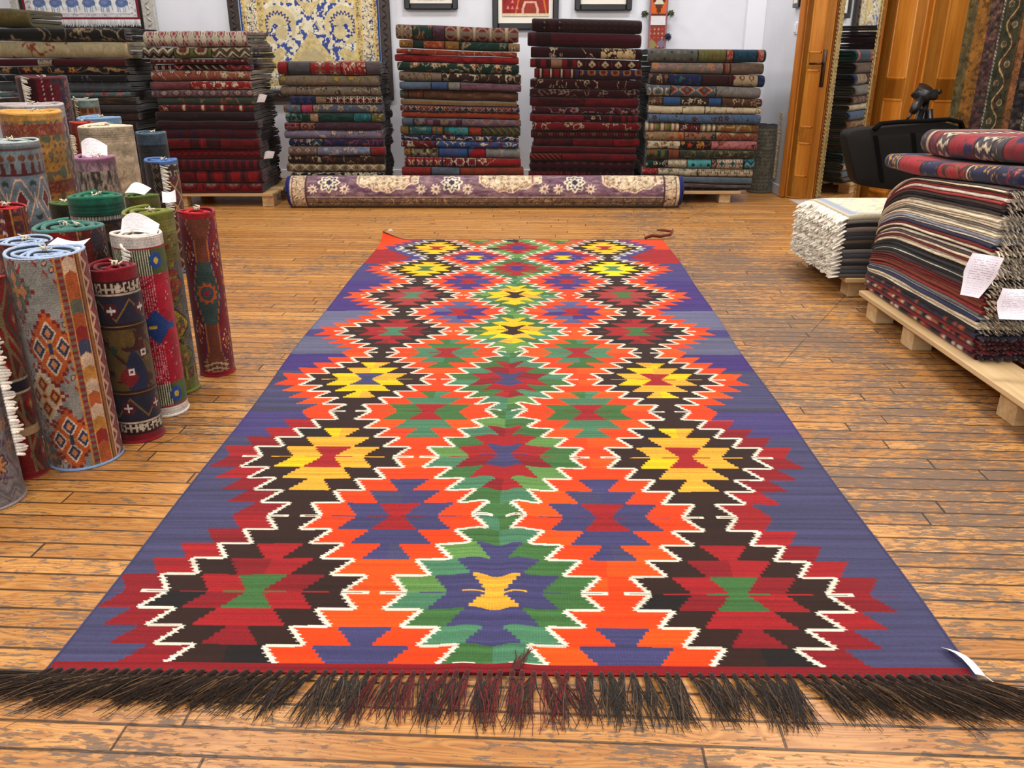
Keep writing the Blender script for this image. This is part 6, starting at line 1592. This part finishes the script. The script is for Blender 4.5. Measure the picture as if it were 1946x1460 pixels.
# ------------------------------------------------------------------ framed textiles on and against the back wall
M_BLK = plain_mat('black_frame_lacquer', (20, 19, 20), 0.35)
M_CARV = plain_mat('dark_carved_wood', (52, 40, 34), 0.45, 0, 0.5, 60.0, bump=1.0)
M_SILV = plain_mat('silvered_carved_frame', (186, 182, 172), 0.5, 0.2, 0.25, 55.0, bump=1.0)
M_MAT = plain_mat('mount_board', (230, 222, 206), 0.85)
def framed(label, x0, x1, z0, z1, Y, fw, fmat, matw, painter, nu=120, nv=120, proud=.04, matmat=None, inset=None, fringe=None, carve=False):
    o = empty('framed_rug', ((x0 + x1) / 2, Y, z0), label, 'framed rug')
    off = np.array([(x0 + x1) / 2, Y, z0])
    for a, b_ in (((x0, z0), (x0 + fw, z1)), ((x1 - fw, z0), (x1, z1)), ((x0 + fw, z0), (x1 - fw, z0 + fw)), ((x0 + fw, z1 - fw), (x1 - fw, z1))):
        mb = MB().box(np.array([a[0], Y - proud, a[1]]) - off, np.array([b_[0], Y, b_[1]]) - off, bev=.008)
        if carve:
            horiz = (b_[0] - a[0]) > (b_[1] - a[1]); L = (b_[0] - a[0]) if horiz else (b_[1] - a[1]); n = int(L / .045)
            for k in range(n):
                t = (k + .5) / n
                if horiz: c = np.array([a[0] + L * t, Y - proud, (a[1] + b_[1]) / 2]); d = np.array([.020, 0, fw * .22 * (1 if k % 2 else -1)])
                else: c = np.array([(a[0] + b_[0]) / 2, Y - proud, a[1] + L * t]); d = np.array([fw * .22 * (1 if k % 2 else -1), 0, .020])
                mb.tube([c - d - off, c + [0, -.006, 0] - off, c + d - off], [.003, .009, .003], (.3, .3, .3), 6)
        mb.build('frame_rail', fmat, o, False)
    ix0, ix1, iz0, iz1 = x0 + fw, x1 - fw, z0 + fw, z1 - fw
    MB().box(np.array([ix0, Y - .012, iz0]) - off, np.array([ix1, Y - .004, iz1]) - off).build('mount', matmat or M_MAT, o, False)
    tx0, tx1, tz0, tz1 = ix0 + matw[0], ix1 - matw[0], iz0 + matw[1], iz1 - matw[1]
    U, V = np.meshgrid(np.linspace(0, 1, nu), np.linspace(0, 1, nv), indexing='ij')
    X = tx0 + (tx1 - tx0) * U; Z = tz0 + (tz1 - tz0) * V
    A = painter(U, V, X - tx0, Z - tz0, tx1 - tx0, tz1 - tz0)
    A = worn(A, X, Z, int(x0 * 10) + 50, .10)
    mb = MB(); P = np.stack([X, np.full(X.shape, Y - .018), Z], -1) - off; mb.grid(P, A, flip=False)
    bk = P + np.array([0, .005, 0])
    for sl in (np.s_[0, :], np.s_[-1, :], np.s_[:, 0], np.s_[:, -1]): mb.grid(np.stack([P[sl], bk[sl]]), np.stack([A[sl] * .8, A[sl] * .6]))
    mb.build('textile', M_PILE, o, recalc=False)
    if fringe:
        mb = MB(); rs = np.random.RandomState(5); x = tx0
        while x < tx1:
            mb.tube(np.array([[x, Y - .019, tz0 + .004], [x + .004 * (rs.rand() - .5), Y - .021, tz0 - fringe * .5], [x + .010 * (rs.rand() - .5), Y - .018, tz0 - fringe * (.8 + .3 * rs.rand())]]) - off, [.0030, .0032, .0014], np.array([.86, .85, .84]) * (.85 + .2 * rs.rand()), 4); x += .0055
        mb.build('fringe', M_FRINGE, o, recalc=False)
    return o
YW = 8.10
def PX(px, Y=YW): return at_depth(px, 60, Y)[0]
def PZ(px, py, Y=YW): return at_depth(px, py, Y)[1]
# elephants (rows of blue animals on white)
def p_ele(U, V, X, Z, W, Hh):
    A = np.empty(U.shape + (3,)); A[:] = col((206, 204, 206))
    bd = np.minimum(np.minimum(X, W - X), Z)
    A[bd < .022] = col((122, 34, 44)); 
    m = (bd > .030) & (bd < .36); f = motif('floral', X, Z, [(212, 210, 210), (160, 150, 158), (190, 178, 176), (130, 124, 140)], .05, 4); A[m] = f[m]
    m = (bd > .12) & (bd < .19); f = motif('sparse', X, Z, [(214, 212, 212), (140, 130, 140), (186, 150, 150), (150, 146, 158)], .055, 6); A[m] = f[m]
    for q_ in (.10, .20, .235): A[np.abs(bd - q_) < .006] = col((150, 146, 152))
    row_h = .150; zz = Z - .045; r_ = np.floor(zz / row_h); y = zz / row_h - r_; n = 6; xx = (X - .075) / ((W - .15) / n); k = np.floor(xx); x = xx - k
    ins = (xx > 0) & (xx < n) & (zz > 0)
    A[ins] = col((226, 224, 218)); A[ins & ((y < .05) | (y > .94))] = col((150, 146, 150))
    body = ((x - .46) / .33) ** 2 + ((y - .60) / .235) ** 2 < 1
    head = ((x - .78) / .13) ** 2 + ((y - .62) / .16) ** 2 < 1
    trunk = (np.abs(x - .90 - .03 * np.sin(y * 9)) < .035) & (y > .22) & (y < .6)
    legs = (y > .10) & (y < .5) & ((np.abs(x - .24) < .045) | (np.abs(x - .36) < .03) | (np.abs(x - .58) < .035) | (np.abs(x - .69) < .035))
    A[ins & (legs | trunk)] = col((150, 164, 186)); A[ins & (body | head)] = col((92, 114, 156)); A[ins & body & (np.hypot((x - .46) / .16, (y - .64) / .1) < 1)] = col((120, 128, 170)); A[ins & (np.hypot(x - .86, y - .84) < .06)] = col((140, 50, 54))
    return A
e0, e1 = PX(15, 8.05), PX(297, 8.05)
framed('framed white rug with rows of blue elephants, silver frame, upper left', e0, e1, PZ(160, 84, 8.05), 2.55, 8.12, .115, M_SILV, (.030, .085), p_ele, 330, 330, fringe=.055, carve=True, matmat=M_BLK)
# blue and gold
def p_gold(U, V, X, Z, W, Hh):
    G = (206, 184, 128); A = np.empty(U.shape + (3,)); A[:] = col(G)
    b_ = np.minimum(np.minimum(X, W - X), np.minimum(Z, Hh - Z))
    A = motif('floral', X, Z, [(208, 188, 134), (186, 160, 104), (216, 200, 156), (196, 170, 116)], .05, 3)
    for a, c, cs, s in ((.012, .045, [G, (120, 96, 60), (190, 160, 100), (90, 80, 80)], .032), (.05, .15, [(214, 198, 158), (64, 66, 104), (200, 172, 116), (230, 222, 200)], .075), (.155, .20, [G, (130, 104, 60), (196, 168, 108), (100, 90, 80)], .034)):
        m = (b_ > a) & (b_ < c); f = motif('floral', X, Z, cs, s, 8); A[m] = f[m]
        w = fbm(X * 26, Z * 26, 3); A[m & (np.abs(w - .5) < .03)] = col(cs[1])
    for q_ in (.047, .152, .203): A[np.abs(b_ - q_) < .005] = col((214, 180, 104))
    ins = b_ > .215
    xc = X - W / 2; ax = np.abs(xc); per = .92; zc = ((Z - .22) % per)
    n = fbm(X * 42, Z * 42, 9)
    # blue vine net around big paired leaves
    th = np.arctan2(zc - .30, ax - .29); rr = np.hypot((ax - .29) / 1.0, (zc - .30) / .95)
    net = (np.abs(rr - .185 - .02 * np.sin(th * 9)) < .035) | ((np.abs(ax - np.abs(zc - .31) * .8) < .045) & (zc < .66)) | (np.abs(np.hypot(ax, zc - .66) - .16) < .018)
    A[ins & net] = col((66, 80, 142)); A[ins & net & (n > .44)] = col((222, 212, 180))
    A[ins & (rr < .165)] = col((206, 188, 140)); ring = (np.abs(rr - .105 - .012 * np.sin(th * 20)) < .010); A[ins & ring & (th > -1.2)] = col((54, 62, 120))
    A[ins & (rr < .06)] = col((196, 180, 140)); inner = (np.abs(np.hypot(ax - .26, zc - .24) - .075) < .018) & (th < .4); A[ins & inner] = col((50, 66, 138))
    A[ins & inner & (n > .5)] = col((224, 214, 184))
    A[ins & (np.hypot(ax / 1.1, zc - .68) < .13)] = col((214, 198, 150)); A[ins & (np.abs(np.hypot(ax / 1.1, zc - .68) - .09) < .006)] = col((170, 146, 96)); A[ins & (np.hypot(ax, zc + .01) < .12)] = col((190, 172, 128))
    e = np.minimum(X, W - X); A[e < .012] = col((30, 70, 150))
    return A
g0, g1 = PX(434, 8.05), PX(741, 8.05)
framed('large blue and gold rug in a dark carved frame on the back wall', g0, g1, PZ(600, 192, 8.05), 2.75, 8.13, .092, M_CARV, (.010, .025), p_gold, 420, 520, fringe=.02, carve=True, matmat=plain_mat('pale_mount', (196, 198, 204), .8))
def p_white(U, V, X, Z, W, Hh):
    A = motif('floral', X, Z, [(206, 200, 190), (150, 60, 60), (196, 186, 170), (120, 60, 60)], .06, 4); A[V < .06] = col((120, 40, 44)); return A
framed('small black-framed rug with white fringe, above the mixed stack', PX(770), PX(871), PZ(820, 18), 2.35, YW + .04, .05, M_BLK, (.07, .075), p_white, 90, 90, fringe=.05)
def p_tri(U, V, X, Z, W, Hh):
    A = motif('plain', Z, X, [(146, 48, 44), (120, 36, 38), (166, 70, 60)], .05, 3)
    d = np.abs(X - W * .62) / .14 + np.abs(Z - .02) * 1.6; A[(d < 1.02)] = col((196, 110, 44)); A[d < .92] = col((140, 50, 46)); A[(np.abs(X - W * .60) < .075 - .35 * np.maximum(0, Z - .06)) & (Z > .02) & (Z < .12)] = col((214, 170, 140)); A[(np.abs(X - W * .60) < .055 - .35 * np.maximum(0, Z - .06)) & (Z < .105)] = col((150, 60, 50))
    for x0, z0 in ((.05, .06), (.09, .06), (.13, .06), (.09, .11), (.09, .25), (.04, .17)):
        A[(np.abs(X - x0) < .014 * np.clip(1 - (Z - z0) / .03, 0, 1)) & (Z > z0)] = col((214, 120, 110))
    A[V < .03] = col((216, 196, 160)); return A
framed('black-framed red kilim with orange triangle behind the dark red stack', PX(936), PX(1061), PZ(1000, 56), 2.35, YW + .04, .052, M_BLK, (.035, .055), p_tri, 120, 120)
framed('black-framed pale picture above the dark red stack', PX(1091), PX(1199), PZ(1145, 20), 2.35, YW + .04, .052, M_BLK, (.06, .05), lambda U, V, X, Z, W, Hh: motif('plain', X, Z, [(150, 60, 40), (120, 40, 30), (206, 190, 160)], .05, 3), 60, 60)
# small frame on the return wall (faces left)
o = empty('picture_frame', (XR, 7.14, PZ(1520, 14, 7.14) ), 'small black picture frame high above the light switch', 'picture frame')
MB().box((-.03, -.045, 0), (0, .10, .7), bev=.004).build('frame_body', M_BLK, o, False)
MB().box((-.032, -.02, .03), (-.029, .075, .67)).build('mount', M_MAT, o, False)
# orange cloth at far left
U, V = np.meshgrid(np.linspace(0, 1, 20), np.linspace(0, 1, 60), indexing='ij')
o = empty('hanging_cloth', (-4.32, 7.9, 1.2), 'pale cloth with orange edge hanging at the far left wall', 'textile')
x0_, x1_ = PX(-70, 7.95), PX(14, 7.95)
P = np.stack([x0_ + (x1_ - x0_) * U, 7.95 + .03 * np.sin(U * 9), .9 + 1.6 * V], -1); A = np.where((U > .80)[..., None], col((170, 84, 40)), col((196, 170, 140)))
mb = MB(); o.location = (x0_, 7.95, 1.2); P = P - np.array([x0_, 7.95, 1.2]); mb.grid(P, A); mb.grid(P + [0, .01, 0], A, flip=True); mb.build('cloth', M_PILE, o)
# narrow hanging saddle-bag strip with tassels
b0, b1 = PX(1232, 8.09), PX(1266, 8.09); zb_ = PZ(1250, 92, 8.09); W = b1 - b0; zt2 = 2.3
o = empty('hanging_strip', ((b0 + b1) / 2, 8.09, zb_), 'narrow orange and red woven strip with side tassels on the back wall', 'textile')
off = np.array([(b0 + b1) / 2, 8.09, zb_]); U, V = np.meshgrid(np.linspace(0, 1, 60), np.linspace(0, 1, 400), indexing='ij'); X = U * W; Z = V * (zt2 - zb_)
A = np.empty(U.shape + (3,)); A[:] = col((150, 62, 40))
f = motif('dots', X, Z, [(140, 60, 50), (200, 150, 120), (170, 80, 60), (150, 110, 60)], .035, 4); k = Z < .19; A[k] = f[k]; k2 = k & (np.abs(X - W * .2) + np.abs(Z - .03) < .05); A[k2] = col((140, 128, 80)); k2 = k & (np.abs(X - W * .75) + np.abs(Z - .04) < .04); A[k2] = col((120, 110, 130))
A[(Z > .19) & (Z < .265)] = col((216, 214, 212)); A[(Z > .183) & (Z < .192)] = col((90, 50, 44))
k = Z > .265; zz = (Z - .27) % .42; q_ = .012; d = np.round(np.abs(X - W / 2) / q_) * q_ / (W * .46) + np.round(np.abs(zz - .16) / q_) * q_ / .16
A[k] = col((206, 96, 36)); A[k & (d < 1)] = col((92, 52, 36)); tri_ = (np.abs(X - W / 2) < .045 - .6 * (((zz - .09) % .07))) & (zz > .09) & (zz < .23); A[k & tri_] = col((206, 200, 180)); A[k & (zz < .015)] = col((90, 50, 40))
e = np.minimum(X, W - X); A[e < .014] = col((150, 100, 104))
P = np.stack([b0 + X, np.full(X.shape, 8.09) - .02 + .004 * np.sin(Z * 9), zb_ + Z], -1) - off
mb = MB(); mb.grid(P, A); mb.grid(P + [0, .012, 0], A * .6, flip=True); mb.build('woven_strip', M_PILE, o, recalc=False)
rs = np.random.RandomState(8)
for (px, py, c) in ((1226, 26, (.30, .32, .20)), (1275, 25, (.30, .32, .20)), (1269, 69, (.10, .11, .24))):
    x, z = at_depth(px, py, 8.06); mb = MB(); c0 = np.array([x, 8.06, z]) - off
    for j in range(60):
        d = rs.normal(size=3); d /= np.linalg.norm(d); mb.tube([c0, c0 + d * .024, c0 + d * (.028 + .014 * rs.rand()) - [0, 0, .008]], [.005, .004, .001], np.array(c) * (.7 + .6 * rs.rand()), 4)
    mb.build('tassel', M_FRINGE, o, recalc=False)
# ------------------------------------------------------------------ light and camera
def area(name, loc, sx, sy, power, rgb, rot=(0, 0, 0)):
    l = bpy.data.lights.new(name, 'AREA'); l.shape = 'RECTANGLE'; l.size = sx; l.size_y = sy; l.energy = power; l.color = rgb
    o = bpy.data.objects.new(name, l); o.location = loc; o.rotation_euler = rot; COL.objects.link(o); return o
for i, (x, y, p) in enumerate([(-1.6, 0.6, 45), (1.6, 0.6, 45), (-1.7, 3.2, 60), (1.7, 3.2, 60), (-1.9, 5.3, 42), (0.2, 5.3, 42), (2.2, 5.0, 45), (0, -1.2, 60)]):
    area('ceiling_lamp', (x, y, 2.94), 0.9, 0.35, p, (1.0, 0.965, 0.92))
for x in (-2.6, -0.2, 1.5):
    area('wall_wash', (x, 7.0, 2.93), 0.7, 0.2, 26, (0.90, 0.94, 1.0), (math.radians(30), 0, 0))
area('shop_window', (0.0, YF + 0.1, 1.7), 4.5, 2.0, 90, (0.86, 0.93, 1.0), (math.radians(90), 0, 0))
w = bpy.data.worlds.new('World'); scene.world = w; w.use_nodes = True
w.node_tree.nodes['Background'].inputs[0].default_value = (0.8, 0.85, 1.0, 1); w.node_tree.nodes['Background'].inputs[1].default_value = 0.15
cam = bpy.data.cameras.new('Camera'); co = bpy.data.objects.new('Camera', cam); COL.objects.link(co)
cam.sensor_width = 36.0; cam.lens = F / 1946 * 36.0
co.location = (0, 0, H); co.rotation_euler = (math.pi / 2 - TH, 0, 0); cam.clip_start = 0.05
scene.camera = co
vs = scene.view_settings
scene.display_settings.display_device = 'sRGB'
vs.view_transform = 'Standard'; vs.look = 'None'; vs.gamma = 1.0; vs.use_curve_mapping = False
vs.exposure = -0.30
